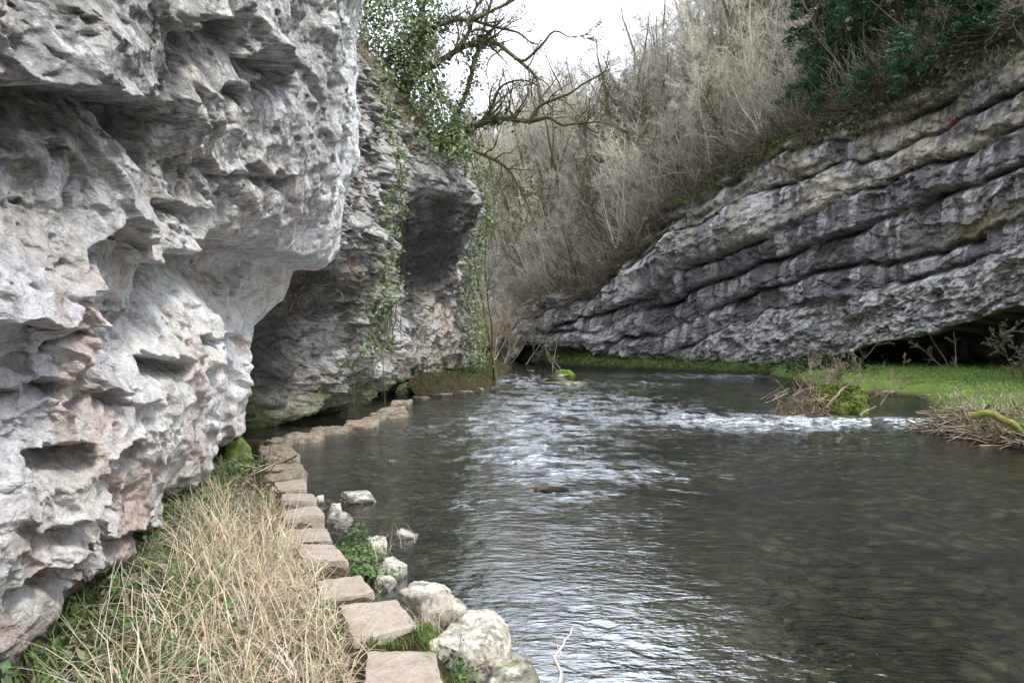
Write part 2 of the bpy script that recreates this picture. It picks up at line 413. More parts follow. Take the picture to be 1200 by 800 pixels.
def slab(name, corners, zt, zb, seed, mat='slab', rough=.012, rnd=.16, n=14, tilt=(0,0)):
    """worn rectangular stone: rounded box bent to four plan corners"""
    L = np.linspace(-1, 1, n+1); Vs = []; Qs = []; off = 0
    for ax in range(3):
        for s in (-1, 1):
            A, B = np.meshgrid(L, L, indexing='ij')
            p = np.zeros((n+1, n+1, 3)); p[...,ax] = s; p[...,(ax+1)%3] = A; p[...,(ax+2)%3] = B
            Vs.append(p.reshape(-1,3)); Qs.append(grid_quads(n+1, n+1, flip=(s > 0))+off); off += (n+1)**2
    U = np.concatenate(Vs); Q = np.concatenate(Qs)
    c = np.array(corners, float)                       # near-left, near-right, far-right, far-left
    wx = np.linalg.norm(c[1]-c[0])/2; wy = np.linalg.norm(c[3]-c[0])/2; wz = (zt-zb)/2
    half = np.array([wx, wy, wz]); rr = min(rnd*wx, wz*.6)
    W = U*half; I = np.clip(W, -(half-rr), half-rr); d = W-I; l = np.linalg.norm(d, axis=1)[:,None]
    W = I+np.where(l > 1e-6, d/np.maximum(l,1e-6)*np.minimum(l, rr), 0)
    a = (W[:,0]/wx+1)/2; b = (W[:,1]/wy+1)/2
    XY = (c[0][None]*((1-a)*(1-b))[:,None]+c[1][None]*(a*(1-b))[:,None]+c[2][None]*(a*b)[:,None]+c[3][None]*((1-a)*b)[:,None])
    Z = (zt+zb)/2+W[:,2]+tilt[0]*(a-.5)+tilt[1]*(b-.5)
    V = np.stack([XY[:,0], XY[:,1], Z], -1)
    ctr = V.mean(0)
    for k in range(3):
        V[:,k] += rough*fbm(V[:,0]*7+seed*5.3+k*9, V[:,1]*7, V[:,2]*7+k*3, 4, seed, .6)*(1.0 if k < 2 else .8)
    o = mesh_np(name, V, Q, M[mat], None, True, loc=np.array([ctr[0], ctr[1], zb]))
    return o

# ------------------------------------------------------------------ near cliff
def tab(ys, zs, T, y, z):
    T = np.array(T, float)
    yi = np.clip(np.searchsorted(ys, y)-1, 0, len(ys)-2); zi = np.clip(np.searchsorted(zs, z)-1, 0, len(zs)-2)
    ys = np.array(ys, float); zs = np.array(zs, float)
    fy = np.clip((y-ys[yi])/(ys[yi+1]-ys[yi]), 0, 1); fz = np.clip((z-zs[zi])/(zs[zi+1]-zs[zi]), 0, 1.0)
    return (T[yi,zi]*(1-fy)+T[yi+1,zi]*fy)*(1-fz)+(T[yi,zi+1]*(1-fy)+T[yi+1,zi+1]*fy)*fz
Z1 = [-.5, .2, .5, 1.2, 1.9, 2.5, 3.2, 4.2, 5.5, 8, 16]
Y1 = [-5, 3.0, 3.9, 5, 7, 9, 11, 12, 12.7, 13.6]
T1 = [[-2.2,-2.2,-2.1,-2.0,-2.0,-2.0,-2.0,-2.0,-2.0,-2.2,-3],
      [-2.3,-2.25,-2.15,-2.05,-2.0,-2.0,-1.95,-1.9,-1.9,-2.1,-3],
      [-2.4,-2.35,-2.15,-2.05,-2.05,-2.1,-2.0,-1.95,-1.9,-2.1,-3],
      [-2.9,-2.7,-2.35,-2.15,-2.15,-2.15,-2.05,-1.98,-1.9,-2.1,-3],
      [-3.4,-3.2,-2.8,-2.6,-2.55,-2.45,-2.15,-2.0,-1.95,-2.1,-3],
      [-3.9,-3.75,-3.3,-3.05,-3.0,-2.8,-2.3,-2.08,-2.0,-2.2,-3],
      [-4.4,-4.2,-3.75,-3.5,-3.4,-2.9,-2.32,-2.13,-2.1,-2.3,-3.2],
      [-4.6,-4.3,-3.82,-3.72,-3.6,-2.85,-2.38,-2.18,-2.2,-2.5,-3.4],
      [-5.2,-5.0,-4.8,-4.6,-4.4,-3.6,-2.9,-2.6,-2.5,-2.8,-4],
      [-6,-6,-6,-6,-5.8,-5.5,-5,-4.5,-4.2,-4.2,-5]]
def ledge(u, v, pts, h, D, lip=.3, fade=14):
    pu = np.array([p[0] for p in pts], float); pv = np.array([p[1] for p in pts], float)
    vl = np.interp(u, pu, pv); d = v-vl
    e = sstep(pu[0]-fade, pu[0]+fade*.4, u)*(1-sstep(pu[-1]-fade*.4, pu[-1]+fade, u))
    below = np.where(d > 0, np.exp(-(d/h)**1.6)*sstep(0, 2.0+.16*h, d), 0)
    above = np.where(d <= 0, np.exp(d/(h*.7)), 0)
    return e*D*(-below+lip*above)
def cliff_one():
    yy = [-5.0]
    while yy[-1] < 13.6:
        y = yy[-1]; yy.append(y+(.09 if y < 2.3 else np.clip(1.45*y*y/2300., .011, .045)))
    y = np.array(yy)
    w = np.concatenate([np.linspace(-.62, .42, 720), .42+np.linspace(0,1,60)[1:]**1.3*1.3])
    Yg, Wg = np.meshgrid(y, w, indexing='ij')
    Zg = CH+Wg*np.maximum(Yg, 3.0)
    n1 = fbm(Yg*.5, Zg*.5, 1.0, 3, 3)
    X0 = tab(Y1, Z1, T1, Yg+.25*n1, Zg+.15*fbm(Yg*.7, Zg*.7, 4.0, 3, 5))
    u = 600+X0*F/np.maximum(Yg, .8); v = HZ-(Zg-CH)*F/np.maximum(Yg, .8)
    D = np.zeros_like(X0)
    # broad shelves and hollows traced where the photograph has them
    front = (Yg > 2.4)
    uw = u+9*fbm(Yg*3, Zg*3, 2.2, 3, 8); vw = v+10*fbm(Yg*2.5, Zg*2.5, 9.2, 4, 9)
    feats = [([(-60,88),(0,92),(60,96),(130,100),(160,118)], 48, .34, .35, 10),
             ([(162,10),(200,16),(250,8),(275,12)], 55, .30, .3, 8),
             ([(282,62),(300,58),(325,70),(338,80)], 24, .35, .3, 8),
             ([(255,98),(290,100),(320,92)], 14, .2, .3, 8),
             ([(172,292),(200,288),(250,276),(300,286),(345,300),(398,318)], 70, .50, .15, 12),
             ([(168,418),(190,414),(216,420)], 24, .26, .3, 4),
             ([(236,386),(255,386),(274,390)], 13, .22, .3, 4),
             ([(124,278),(145,278)], 11, .16, .3, 4),
             ([(30,450),(50,447),(66,452)], 16, .13, .4, 5),
             ([(-20,465),(0,463),(18,458)], 12, .1, .4, 5),
             ([(100,455),(120,458),(138,462)], 13, .12, .5, 3),
             ([(60,347),(90,337),(112,322)], 15, .12, .4, 6),
             ([(90,382),(104,377)], 11, .09, .4, 4),
             ([(30,528),(60,518),(92,508)], 26, .20, .4, 6),
             ([(112,535),(140,522),(162,514)], 17, .16, .4, 6),
             ([(45,398),(80,385),(100,376)], 9, .08, .4, 6),
             ([(60,620),(90,600),(118,588)], 15, .14, .4, 6),
             ([(10,690),(40,668),(70,652),(84,640)], 24, .18, .4, 6),
             ([(98,560),(120,552),(140,550)], 12, .1, .4, 5),
             ([(205,178),(235,190),(262,200)], 14, .15, .4, 5),
             ([(270,200),(300,196),(330,206)], 12, .2, .4, 5),
             ([(170,230),(210,240),(250,235)], 14, .2, .4, 5),
             ([(60,655),(100,640),(126,625),(165,612)], 12, .10, .4, 6)]
    for pts, h, dd, lip, fade in feats:
        D += np.where(front, ledge(uw, vw, pts, h, dd*1.35, lip*.8, fade), 0)
    # rib of paler rock in the upper left, running down
    rib = np.exp(-((uw-(155+.22*(vw)))/13.0)**2)*sstep(-40, 10, vw)*(1-sstep(140, 190, vw))*front
    D += .16*rib-.10*np.exp(-((uw-(178+.2*vw))/10.0)**2)*sstep(10, 30, vw)*(1-sstep(60, 110, vw))*front
    # broken surface at several sizes
    rg = sstep(-.35, .4, fbm(Yg*.8, Zg*1.0, 3.3, 3, 21)); rg2 = sstep(-.3, .35, fbm(Yg*1.3, Zg*1.6, 8.3, 3, 31))
    tilt = Zg+.16*Yg
    tilt = Zg+.10*Yg
    rg3 = sstep(-.2, .3, fbm(Yg*.9, Zg*1.2, 5.3, 3, 33))
    D += .16*fbm(Yg*.55, Zg*.8, 0.0, 2, 51)+scallop(Yg, tilt, 1.25, .75, .11, 41)+scallop(Yg, tilt, .5, .34, .045, 42)*(.3+.9*rg)
    D += scallop(Yg, tilt, .22, .15, .020, 44)*(.15+1.0*rg2)+scallop(Yg, tilt, .10, .07, .011, 46)*(.15+rg2*rg3)
    c1, *_ = chips(Yg, tilt, .85, .6, .045, 61, .7, .6, .35, .35)
    c2, *_ = chips(Yg, tilt, .36, .25, .030, 43, .8, .6, .35, .4)
    c3, *_ = chips(Yg, tilt, .15, .11, .018, 47, .9, .6, .35, .45)
    c4_, *_ = chips(Yg, tilt, .065, .05, .009, 49, .9, .7, .35, .45)
    D += c1*(.3+.7*rg3)+c2*(.2+1.0*rg*rg3)+c3*(.12+1.1*rg2*rg3)+c4_*(.15+1.1*rg2)
    D += .022*fbm(Yg*4.5, Zg*5, 0.0, 4, 53, .6)
    D -= .055*sstep(.28, .42, fbm(Yg*3.2, Zg*4.0, 6.0, 3, 58))*(1-.5*sstep(2.5, 3.2, Zg))
    for _ in range(2):
        B = D.copy(); B[1:-1] = .25*D[:-2]+.5*D[1:-1]+.25*D[2:]; D = B.copy(); D[:,1:-1] = .25*B[:,:-2]+.5*B[:,1:-1]+.25*B[:,2:]
    # small pits
    D -= .05*sstep(.42, .62, fbm(Yg*6, Zg*7, 3.0, 3, 57))*sstep(1.9, 2.6, Zg)
    sil = 1-.45*sstep(10.5, 12, Yg)
    X = X0+D*sil
    Yp = Yg+.04*fbm(Yg*4, Zg*4, 5.0, 3, 61); Zp = Zg-.13*D
    r3 = .5+.5*rg2
    X = X+.012*r3*fbm(X*9, Yg*9, Zg*9, 4, 62, .65); Zp = Zp+.022*r3*fbm(X*7, Yg*5, Zg*7, 4, 63, .65); Yp = Yp+.03*r3*fbm(X*7, Yg*5, Zg*7, 4, 64, .65)
    V = np.stack([X, Yp, Zp], -1).reshape(-1,3)
    Yn = Yg+.8*X; Zn = Zg+.7*X
    # stains: lilac-grey, rose, lichen, white drips
    base = np.array([.70,.69,.68]); lil = np.array([.66,.65,.68]); rose = np.array([.60,.46,.42]); dark = np.array([.26,.26,.25]); white = np.array([.80,.82,.85]); ochre = np.array([.52,.47,.39])
    def L(C, B, m): return C*(1-m[...,None])+B*m[...,None]
    C = np.broadcast_to(base, X.shape+(3,)).copy()
    C = L(C, lil, sstep(-.2, .4, fbm(Yn*.6, Zn*.6, 2.0, 3, 71)))
    low = 1-sstep(1.6, 3.2, Zg-.12*Yg)
    C = L(C, rose, .7*sstep(.12, .55, fbm(Yn*1.5+3, Zn*.9, 2.0, 5, 73, .6))*(.25+.75*low))
    C = L(C, ochre, .5*sstep(.1, .5, fbm(Yn*2.2, Zn*2.2, 6.0, 5, 75, .6)))
    upm = sstep(1.7, 2.8, Zg-.06*Yg)
    C = L(C, dark, .7*upm*sstep(.05, .35, fbm(Yn*4.5, Zn*5.5, 3.0, 6, 77, .72)))
    C = L(C, np.array([.38,.375,.36]), .5*upm*sstep(-.1, .4, fbm(Yn*.9, Zn*.9, 6.0, 4, 78, .6)))
    C = L(C, dark, .85*upm*sstep(.08, .26, fbm(Yn*14, Zn*16, 3.0, 4, 87, .7)))
    C = L(C, dark, .4*sstep(.3, .6, fbm(Yn*3.5, Zn*4.5, 8.0, 6, 79, .7)))
    wh = sstep(9.3, 11.3, Yg+.5*fbm(Yg, Zg*.5, 1.0, 3, 80))*sstep(2.1, 3.6, Zg)
    C = L(C, white, .95*wh*sstep(-.6, -.1, fbm(Yn*5, Zn*2.5, 2.0, 5, 81, .65)))
    wl = sstep(6.5, 8.5, Yg)*(1-sstep(1.8, 2.3, Zg))
    C = L(C, np.array([.78,.79,.80]), .8*wl*sstep(-.45, .1, fbm(Yn*1.5, Zn*1.5, 5.0, 4, 83, .6)))
    gr = 1-sstep(.35, .62, Zg+.12*fbm(Yn*2, Zn*2, 0., 3, 85))
    C = L(C, np.array([.13,.14,.09]), gr*.85)
    C = L(C, np.array([.42,.30,.27]), .5*(1-sstep(.9, 1.3, Zg))*(1-gr)*sstep(-.1, .3, fbm(Yn*3, Zn*3, 3.0, 4, 86)))
    o = mesh_np('cliff', V, grid_quads(len(y), len(w), True), M['rock_near'], None, True, np.clip(C.reshape(-1,3), .02, .9))
    tag(o, 'pale lilac-grey overhanging limestone cliff face filling the left side', 'cliff', kind='structure')
cliff_one()

# ------------------------------------------------------------------ middle cliff
Z2 = [-.5, 0, .4, 1, 2, 3, 4, 5, 6, 7, 8, 9, 10, 16]
Y2 = [12.5, 14, 15.5, 16.7, 18, 20, 21.0, 22.2, 23.4, 26, 29, 32, 35, 38, 43]
T2 = [[-8,-8,-8,-8,-7.8,-3.9,-3.3,-3.2,-3.2,-3.6,-4.2,-4.8,-5.5,-10],
      [-8,-8,-8,-7.8,-7.2,-3.4,-3.0,-2.95,-2.95,-3.2,-3.6,-4.2,-5.0,-10],
      [-7,-7,-6.3,-6.0,-5.7,-3.4,-3.0,-2.95,-2.95,-3.0,-3.3,-4.0,-4.9,-10],
      [-6,-5.8,-4.85,-4.7,-4.7,-3.35,-3.1,-3.05,-3.0,-3.15,-3.4,-4.0,-4.9,-10],
      [-5.4,-5.1,-4.05,-3.8,-3.55,-3.1,-2.9,-2.9,-2.95,-3.1,-3.5,-4.2,-5,-10],
      [-4.8,-4.6,-3.32,-3.1,-3.05,-3.0,-2.95,-2.9,-2.85,-3.0,-3.6,-4.4,-5.3,-10],
      [-4.6,-4.4,-3.7,-3.4,-3.3,-3.25,-3.1,-2.9,-2.8,-2.95,-3.5,-4.3,-5.2,-10],
      [-5.8,-5.8,-5.8,-5.7,-5.5,-5.2,-4.6,-3.6,-2.75,-2.85,-3.3,-4.2,-5.1,-10],
      [-4.4,-4.3,-3.55,-3.35,-3.3,-3.9,-3.9,-2.9,-2.1,-2.4,-3.0,-3.9,-4.9,-10],
      [-4.0,-3.9,-3.1,-2.9,-2.75,-3.1,-3.0,-1.6,-1.0,-1.65,-2.4,-3.4,-4.4,-10],
      [-3.2,-3.1,-2.5,-2.3,-2.15,-2.2,-2.1,-1.6,-1.45,-2.0,-3.0,-4,-5,-10],
      [-2.6,-2.5,-1.95,-1.8,-1.62,-1.6,-1.6,-1.6,-1.8,-2.6,-3.5,-4.5,-5.5,-10],
      [-1.8,-1.8,-1.6,-1.6,-1.5,-1.5,-1.55,-1.7,-2.2,-3,-4,-5,-6,-10],
      [-4,-4,-3.8,-3.6,-3.5,-3.4,-3.4,-3.6,-4,-4.5,-5.2,-6,-7,-11],
      [-9,-9,-8.5,-8,-8,-8,-8,-8,-8,-8,-8,-8.5,-9,-12]]
CL2 = {}
def cliff_two():
    yy = [12.5]
    while yy[-1] < 43: yy.append(yy[-1]+(.045 if yy[-1] < 38 else .15))
    y = np.array(yy)
    w = np.concatenate([np.linspace(-.16, .40, 430), .40+np.linspace(0,1,40)[1:]*.35])
    Yg, Wg = np.meshgrid(y, w, indexing='ij'); Zg = CH+Wg*Yg
    X0 = tab(Y2, Z2, T2, Yg+.35*fbm(Yg*.6, Zg*.6, 1., 3, 103), Zg+.3*fbm(Yg*.5, Zg*.5, 4., 3, 105))
    rg = sstep(-.35, .35, fbm(Yg*.5, Zg*.7, 3.3, 3, 121))
    b = Zg-.35*Yg
    D = scallop(Yg, b, 2.4, 1.1, .20, 139)*.8+scallop(Yg, b, .9, .5, .13, 140)*(.4+.6*rg)+scallop(Yg, b, .38, .24, .06, 142)
    c1, *_ = chips(Yg, b, 1.8, .85, .15, 141, 1.0, .7, .3, .4)
    c2, *_ = chips(Yg, b, .75, .40, .14, 143, 1.1, .8, .4, .4)
    c3, *_ = chips(Yg, b, .32, .18, .085, 147, 1.1, .9, .4, .45)
    c4_, *_ = chips(Yg, b, .16, .09, .045, 149, 1.0, .9, .4, .45)
    D = D+c1+c2*(.35+.7*rg)+c3*(.5+.6*rg)+c4_+.15*fbm(Yg*.8, Zg*.8, 0., 4, 151)+.07*fbm(Yg*3, Zg*3, 0., 4, 153, .6)
    X = X0+D*np.where(Yg > 23.5, .8, 1.0); Zp = Zg-.3*D
    V = np.stack([X, Yg+.06*fbm(Yg*3, Zg*3, 5., 3, 161), Zp], -1).reshape(-1,3)
    def L(C, B, m): return C*(1-m[...,None])+np.array(B)*m[...,None]
    C = np.broadcast_to(np.array([.40,.385,.355]), X.shape+(3,)).copy()
    C = L(C, (.25,.24,.22), sstep(-.05, .4, fbm(Yg*1.1, Zg*1.3, 2., 5, 171, .62)))
    C = L(C, (.60,.60,.61), .9*sstep(-.05, .25, fbm(Yg*1.8+4, Zg*1.1, 2., 5, 172, .65)))
    C = L(C, (.11,.105,.095), .8*sstep(.05, .32, fbm(Yg*3.5, Zg*4.5, 3., 6, 177, .72)))
    C = L(C, (.36,.25,.21), .45*sstep(.38, .6, fbm(Yg*1.5, Zg*.8, 7., 4, 173, .6)))
    # shade under the overhang roof, painted into the rock colour
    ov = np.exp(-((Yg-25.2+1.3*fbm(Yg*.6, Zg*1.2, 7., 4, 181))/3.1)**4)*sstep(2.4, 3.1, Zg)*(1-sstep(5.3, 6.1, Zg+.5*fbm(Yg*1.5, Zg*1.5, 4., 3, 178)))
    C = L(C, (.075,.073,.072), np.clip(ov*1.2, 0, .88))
    C = L(C, (.085,.078,.065), .85*(1-sstep(16.9, 17.6, Yg+.35*(2.2-Zg)+.3*fbm(Yg*1.5, Zg*1.5, 1., 3, 180)))*(1-sstep(2.9, 3.2, Zg)))  # shade of the recess and its ceiling, also painted into the colour
    C = L(C, (.50,.45,.37), .75*(1-sstep(1.0, 1.8, np.abs(Zg-1.7)))*sstep(22.8, 23.8, Yg)*sstep(-.2, .3, fbm(Yg*1., Zg*.8, 9., 3, 174)))
    C = L(C, (.62,.61,.59), .55*sstep(3.2, 4.6, Zg)*(1-np.clip(ov,0,1))*sstep(-.25, .2, fbm(Yg*1.2, Zg*1.4, 6., 4, 182)))
    ms = 1-sstep(.35, .95, Zg+.35*fbm(Yg*1.2, Zg*1.2, 2., 4, 175))
    C = L(C, (.12,.135,.04), ms*.75)
    tp = sstep(6.3, 7.6, Zg+.9*fbm(Yg*.8, Zg*.8, 3., 4, 176)-(Yg < 23)*.0)
    C = L(C, (.16,.14,.085), tp*.85)
    C = L(C, (.24,.26,.12), .6*np.exp(-((Yg-18.6)/.8)**2)*sstep(1.5,2.5,Zg)*sstep(-.2,.3, fbm(Yg*3, Zg*1.5, 3., 4, 179)))
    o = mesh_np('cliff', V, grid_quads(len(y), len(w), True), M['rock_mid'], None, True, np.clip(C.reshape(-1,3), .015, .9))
    tag(o, 'grey limestone buttress with dark overhang beyond the near cliff', 'cliff', kind='structure')
    CL2['V'] = V.reshape(len(y), len(w), 3)
cliff_two()
def on_cliff2(y, z):
    """surface point near (y, z) on the middle cliff"""
    A = CL2['V']; i = int(np.argmin(np.abs(A[:,100,1]-y))); j = int(np.argmin(np.abs(A[i,:,2]-z)))
    return A[i,j].copy()

# ------------------------------------------------------------------ far right cliff and hill
CU = np.array([380, 500, 600, 700, 800, 900, 1000, 1250, 1500, 1700.]); CY = np.array([74, 60, 50, 44, 40.5, 37.5, 34, 27, 21.5, 17.])
TU = np.array([380, 585, 603, 634, 700, 760, 800, 850, 930, 1000, 1100, 1200, 1300, 1500, 1700.])
TV = np.array([397, 402, 376, 346, 326, 270, 228, 190, 150, 124, 80, 8, -58, -120, -120.])
def CYs(u):
    k = np.array([-60,-30,0,30,60]); return sum(np.interp(u+d, CU, CY) for d in k)/5
def ctop(u): return CH+(HZ-np.interp(u, TU, TV))*CYs(u)/F+.32*fbm(np.asarray(u)*.022, .3, .7, 4, 299, .6)*sstep(585, 640, u)+.45*fbm(np.asarray(u)*.07, .9, .7, 3, 298, .6)*sstep(620, 660, u)
BL = [[(380,428),(600,425),(700,425),(820,433),(900,430),(950,421),(1000,409),(1100,386),(1200,359),(1300,335),(1700,240)],
      [(380,420),(600,412),(700,416),(760,411),(815,402),(850,387),(900,370),(950,356),(1000,346),(1080,323),(1200,289),(1300,262),(1700,150)],
      [(380,410),(600,398),(700,402),(760,390),(830,368),(875,349),(919,332),(966,316),(1062,301),(1150,283),(1200,255),(1300,225),(1700,110)],
      [(380,405),(600,385),(700,388),(778,354),(850,327),(900,306),(950,291),(1006,270),(1081,236),(1145,212),(1200,195),(1300,150),(1700,20)],
      [(380,400),(600,392),(640,382),(700,366),(772,346),(800,320),(900,280),(950,259),(1025,221),(1077,199),(1137,178),(1175,161),(1300,100),(1700,-40)],
      [(380,396),(600,385),(640,366),(700,345),(760,300),(800,276),(860,240),(930,215),(1000,192),(1100,155),(1200,105),(1300,45),(1700,-100)],
      [(380,395.5),(600,384),(640,358),(700,340),(760,288),(800,255),(860,212),(930,176),(1000,157),(1100,124),(1200,64),(1300,0),(1700,-150)]]
CL3 = {}
def cliff_three():
    u = np.concatenate([np.arange(380, 560, 4.0), np.arange(560, 1260, 1.15), np.arange(1260, 1700, 5.0)])
    nz = 340; g = np.linspace(0, 1, nz)
    U, G = np.meshgrid(u, g, indexing='ij')
    Y = CYs(U); X = (U-600)*Y/F; top = ctop(U)
    Z = -.5+(top+.5)*G
    cx = (u-600)*CYs(u)/F; cy = CYs(u); tx = np.gradient(cx); ty = np.gradient(cy); ln = np.hypot(tx, ty)
    s = np.concatenate([[0], np.cumsum(np.hypot(np.diff(cx), np.diff(cy)))]); S = np.broadcast_to(s[:,None], U.shape)
    nx = (ty/ln)[:,None]; ny = (-tx/ln)[:,None]          # toward the river
    lines = []
    wv = 5*fbm(S*.45, Z*.25, 0., 3, 201)
    for k, b in enumerate(BL):
        bu = [p[0] for p in b]; bv = [p[1] for p in b]
        vv = np.interp(U, bu, bv)+wv+3.4*fbm(S*1.3, 0*Z, float(k), 5, 205, .65)
        lines.append(CH-(vv-HZ)*Y/F)
    lines = [np.full_like(Z, -3.0)]+lines+[top+1.5]
    D = np.zeros_like(Z); bid = np.zeros_like(Z); fr = np.zeros_like(Z)
    bulge = [.0, .5, .5, .55, .7, .55, .5, .4]; off = [0., .1, .1, .05, .3, .35, .2, .1]
    for k in range(len(lines)-1):
        lo = lines[k]; hi = np.maximum(lines[k+1], lo+.05); m = (Z >= lo) & (Z < hi)
        f = np.clip((Z-lo)/(hi-lo), 0, 1); th = np.clip((hi-lo)/2.0, .3, 1)
        pr = (1-np.exp(-f*(hi-lo)/.035))*(1-.35*f)
        amp = .35+1.0*sstep(-.4, .4, fbm(S*.16, 0*Z, k*5.1, 3, 211+k))
        D = np.where(m, bulge[k]*pr*th*amp+off[k]*(.4+.6*th), D); bid = np.where(m, k, bid); fr = np.where(m, f, fr)
    for k in range(2, 8): D -= .75*np.exp(-((Z-lines[k]+.05)/.10)**2)*(.15+.9*sstep(-.25, .35, fbm(S*.3, 0*Z, k*3.3, 2, 207)))
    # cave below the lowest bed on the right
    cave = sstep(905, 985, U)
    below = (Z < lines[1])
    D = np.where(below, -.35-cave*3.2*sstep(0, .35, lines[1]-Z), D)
    # big hanging block (about u 770-900)
    bl = np.exp(-((U-835)/75)**4)*np.exp(-((Z-(lines[5]+.9))/1.1)**4)
    D += .9*bl
    bb = Z-.0*S
    dipc = (Z-lines[3])
    c1, *_ = chips(S, dipc, 2.4, .9, .11, 241, .9, .8, .4, .4)
    c2, *_ = chips(S, dipc, .8, .34, .05, 243, 1.0, .9, .4, .4)
    c3, *_ = chips(S, dipc, .30, .16, .042, 247, 1.0, .9, .5, .4)
    blocky = sstep(-.3, .3, fbm(S*.2, Z*.3, 2., 3, 249))+1.2*(Z < lines[2])*sstep(-.3, .2, Z-lines[1])
    D += c1*(.5+.5*blocky)+c2*(.3+.8*blocky)+c3*(.35+.9*blocky)+.28*fbm(S*.35, Z*.5, 0., 3, 251)+.07*fbm(S*2, Z*2.5, 0., 4, 253, .6)
    D += scallop(S, dipc, 1.9, 1.1, .20, 245, .5)
    c5, *_ = chips(S, dipc, .13, .08, .02, 249, 1.0, .9, .5, .4); D += c5*(.3+.7*blocky)
    jn, *_ = chips(S+.25*Z, Z*.25+bid*3.7, 2.1, .5, .26, 259, .2, 1.0, .5, .35)
    D += jn
    D -= 1.5*(1-sstep(640, 720, U))*(1-sstep(.5, 1.3, Z+.3*fbm(S*.5, Z, 0., 3, 246)))
    # thin beds near the top left
    thin = (1-sstep(860, 960, U))*sstep(0, .6, Z-lines[6])
    D += thin*.18*np.sin(dipc*9+2*fbm(S*.6, Z, 0., 3, 255))
    D -= .35*sstep(.93, 1.0, G)                              # leans back into the slope
    D = np.where(G > .985, np.minimum(D, -.1), D)
    V = np.stack([X+nx*D, Y+ny*D, Z-.25*np.clip(D, -.5, .6)*(1-sstep(.95,1,G))], -1)
    CL3['V'] = V; CL3['u'] = u; CL3['s'] = s
    def L(C, B, m): return C*(1-m[...,None])+np.array(B)*m[...,None]
    C = np.broadcast_to(np.array([.20,.195,.195]), X.shape+(3,)).copy()
    C = L(C, (.33,.31,.27), .55*sstep(-.1, .4, fbm(S*.25, Z*.5, 1., 4, 271)))
    tan = sstep(820, 960, U)*(bid >= 5)*1.0
    C = L(C, (.46,.415,.34), tan*.95*sstep(-.6, .1, fbm(S*.4, Z*.6, 5., 4, 272)))
    C = L(C, (.16,.145,.12), tan*.6*sstep(-.05, .4, fbm(S*.9, Z*1.4, 9., 5, 273, .6)))
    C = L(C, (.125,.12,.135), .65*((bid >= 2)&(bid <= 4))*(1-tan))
    # vertical water streaks below each ledge
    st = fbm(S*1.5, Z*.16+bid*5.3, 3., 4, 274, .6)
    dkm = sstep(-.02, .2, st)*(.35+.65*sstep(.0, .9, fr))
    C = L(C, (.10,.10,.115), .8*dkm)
    wt = sstep(.08, .26, fbm(S*2.0+9, Z*.13+bid*3.1, 7., 4, 275, .6))
    C = L(C, (.60,.60,.63), .85*wt*(.25+.75*sstep(.3, .95, fr)))
    low = (bid == 1)*sstep(780, 840, U)
    C = L(C, (.50,.50,.52), .85*low*sstep(-.08, .2, fbm(S*2.6, Z*2.2, 4., 5, 276, .7)))
    C = L(C, (.55,.55,.57), .8*(1-sstep(690, 800, U))*sstep(.08, .28, fbm(S*1.2, Z*1.2, 4., 5, 286, .7)))
    C = L(C, (.06,.06,.06), .6*sstep(.16, .45, fbm(S*3.2, Z*5, 4., 5, 277, .7)))
    rd = np.exp(-((U-1122)/7)**2-((HZ-(Z-CH)*F/Y-144)/6)**2)
    C = L(C, (.32,.09,.05), np.clip(rd*1.2, 0, 1)*.9)
    mo = sstep(.8, .95, G+.12*fbm(S*.6, Z*1.2, 4., 4, 278))*(1-sstep(900, 1000, U)*.6)
    C = L(C, (.10,.105,.035), mo*.7)
    mo2 = (1-sstep(.3, 1.0, Z+.4*fbm(S*.8, Z, 4., 4, 279)))
    C = L(C, (.075,.10,.03), mo2*.7)
    C = L(C, (.13,.11,.035), .8*(bid == 3)*np.exp(-((U-1160)/50)**2)*(1-sstep(.15, .5, fr)))
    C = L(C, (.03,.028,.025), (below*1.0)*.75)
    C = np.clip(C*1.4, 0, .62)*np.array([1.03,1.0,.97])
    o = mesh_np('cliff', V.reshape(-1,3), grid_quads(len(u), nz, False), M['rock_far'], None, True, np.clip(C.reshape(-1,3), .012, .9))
    tag(o, 'dark banded limestone cliff with tilted ledges across the river', 'cliff', kind='structure')
cliff_three()
# hill: rises behind the cliff until it reaches the slope's crest
RU = np.array([380, 500, 600, 700, 780, 830, 870, 950, 1700.]); RR = np.array([.20, .19, .18, .185, .225, .29, .39, .60, .70])
def hill_A(u):
    Y0 = CYs(u); t = ctop(u); r = np.interp(u, RU, RR); lo, hi = 1.0, 200.0
    d = np.linspace(0, 110, 60)
    for _ in range(30):
        A = .5*(lo+hi); z = t+A*(1-np.exp(-d*.95/A)); q = ((z-CH)/(Y0+d)).max()
        if q < r: lo = A
        else: hi = A
    return .5*(lo+hi)
hu = np.arange(380, 1701, 12.0); hA = np.array([hill_A(x) for x in hu])
def hillpt(u, d):
    Y0 = CYs(u); A = np.interp(u, hu, hA); Y = Y0+d
    z = ctop(u)+A*(1-np.exp(-np.maximum(d, 0)*.95/A))+.8*d*(d < 0)
    X = (u-600)*Y/F
    z = z+(.5*fbm(X*.25, Y*.25, 0., 3, 301)*np.clip(d/3, 0, 1)*1.5)
    return X, Y, z
def build_hill():
    d = np.concatenate([[.45, .12, -.05], np.linspace(0, 1, 130)**1.6*170+.03])
    uu = np.arange(380, 1701, 4.0)
    U, Dd = np.meshgrid(uu, d, indexing='ij')
    X, Y, Z = hillpt(U, Dd)
    Z = Z+.22*fbm(X*1.2, Y*1.2, 0., 4, 303, .6); Z[:,0] -= 2.5
    o = mesh_np('hill', np.stack([X,Y,Z],-1).reshape(-1,3), grid_quads(len(uu), len(d), False), M['hill'])
    tag(o, kind='structure')
build_hill()

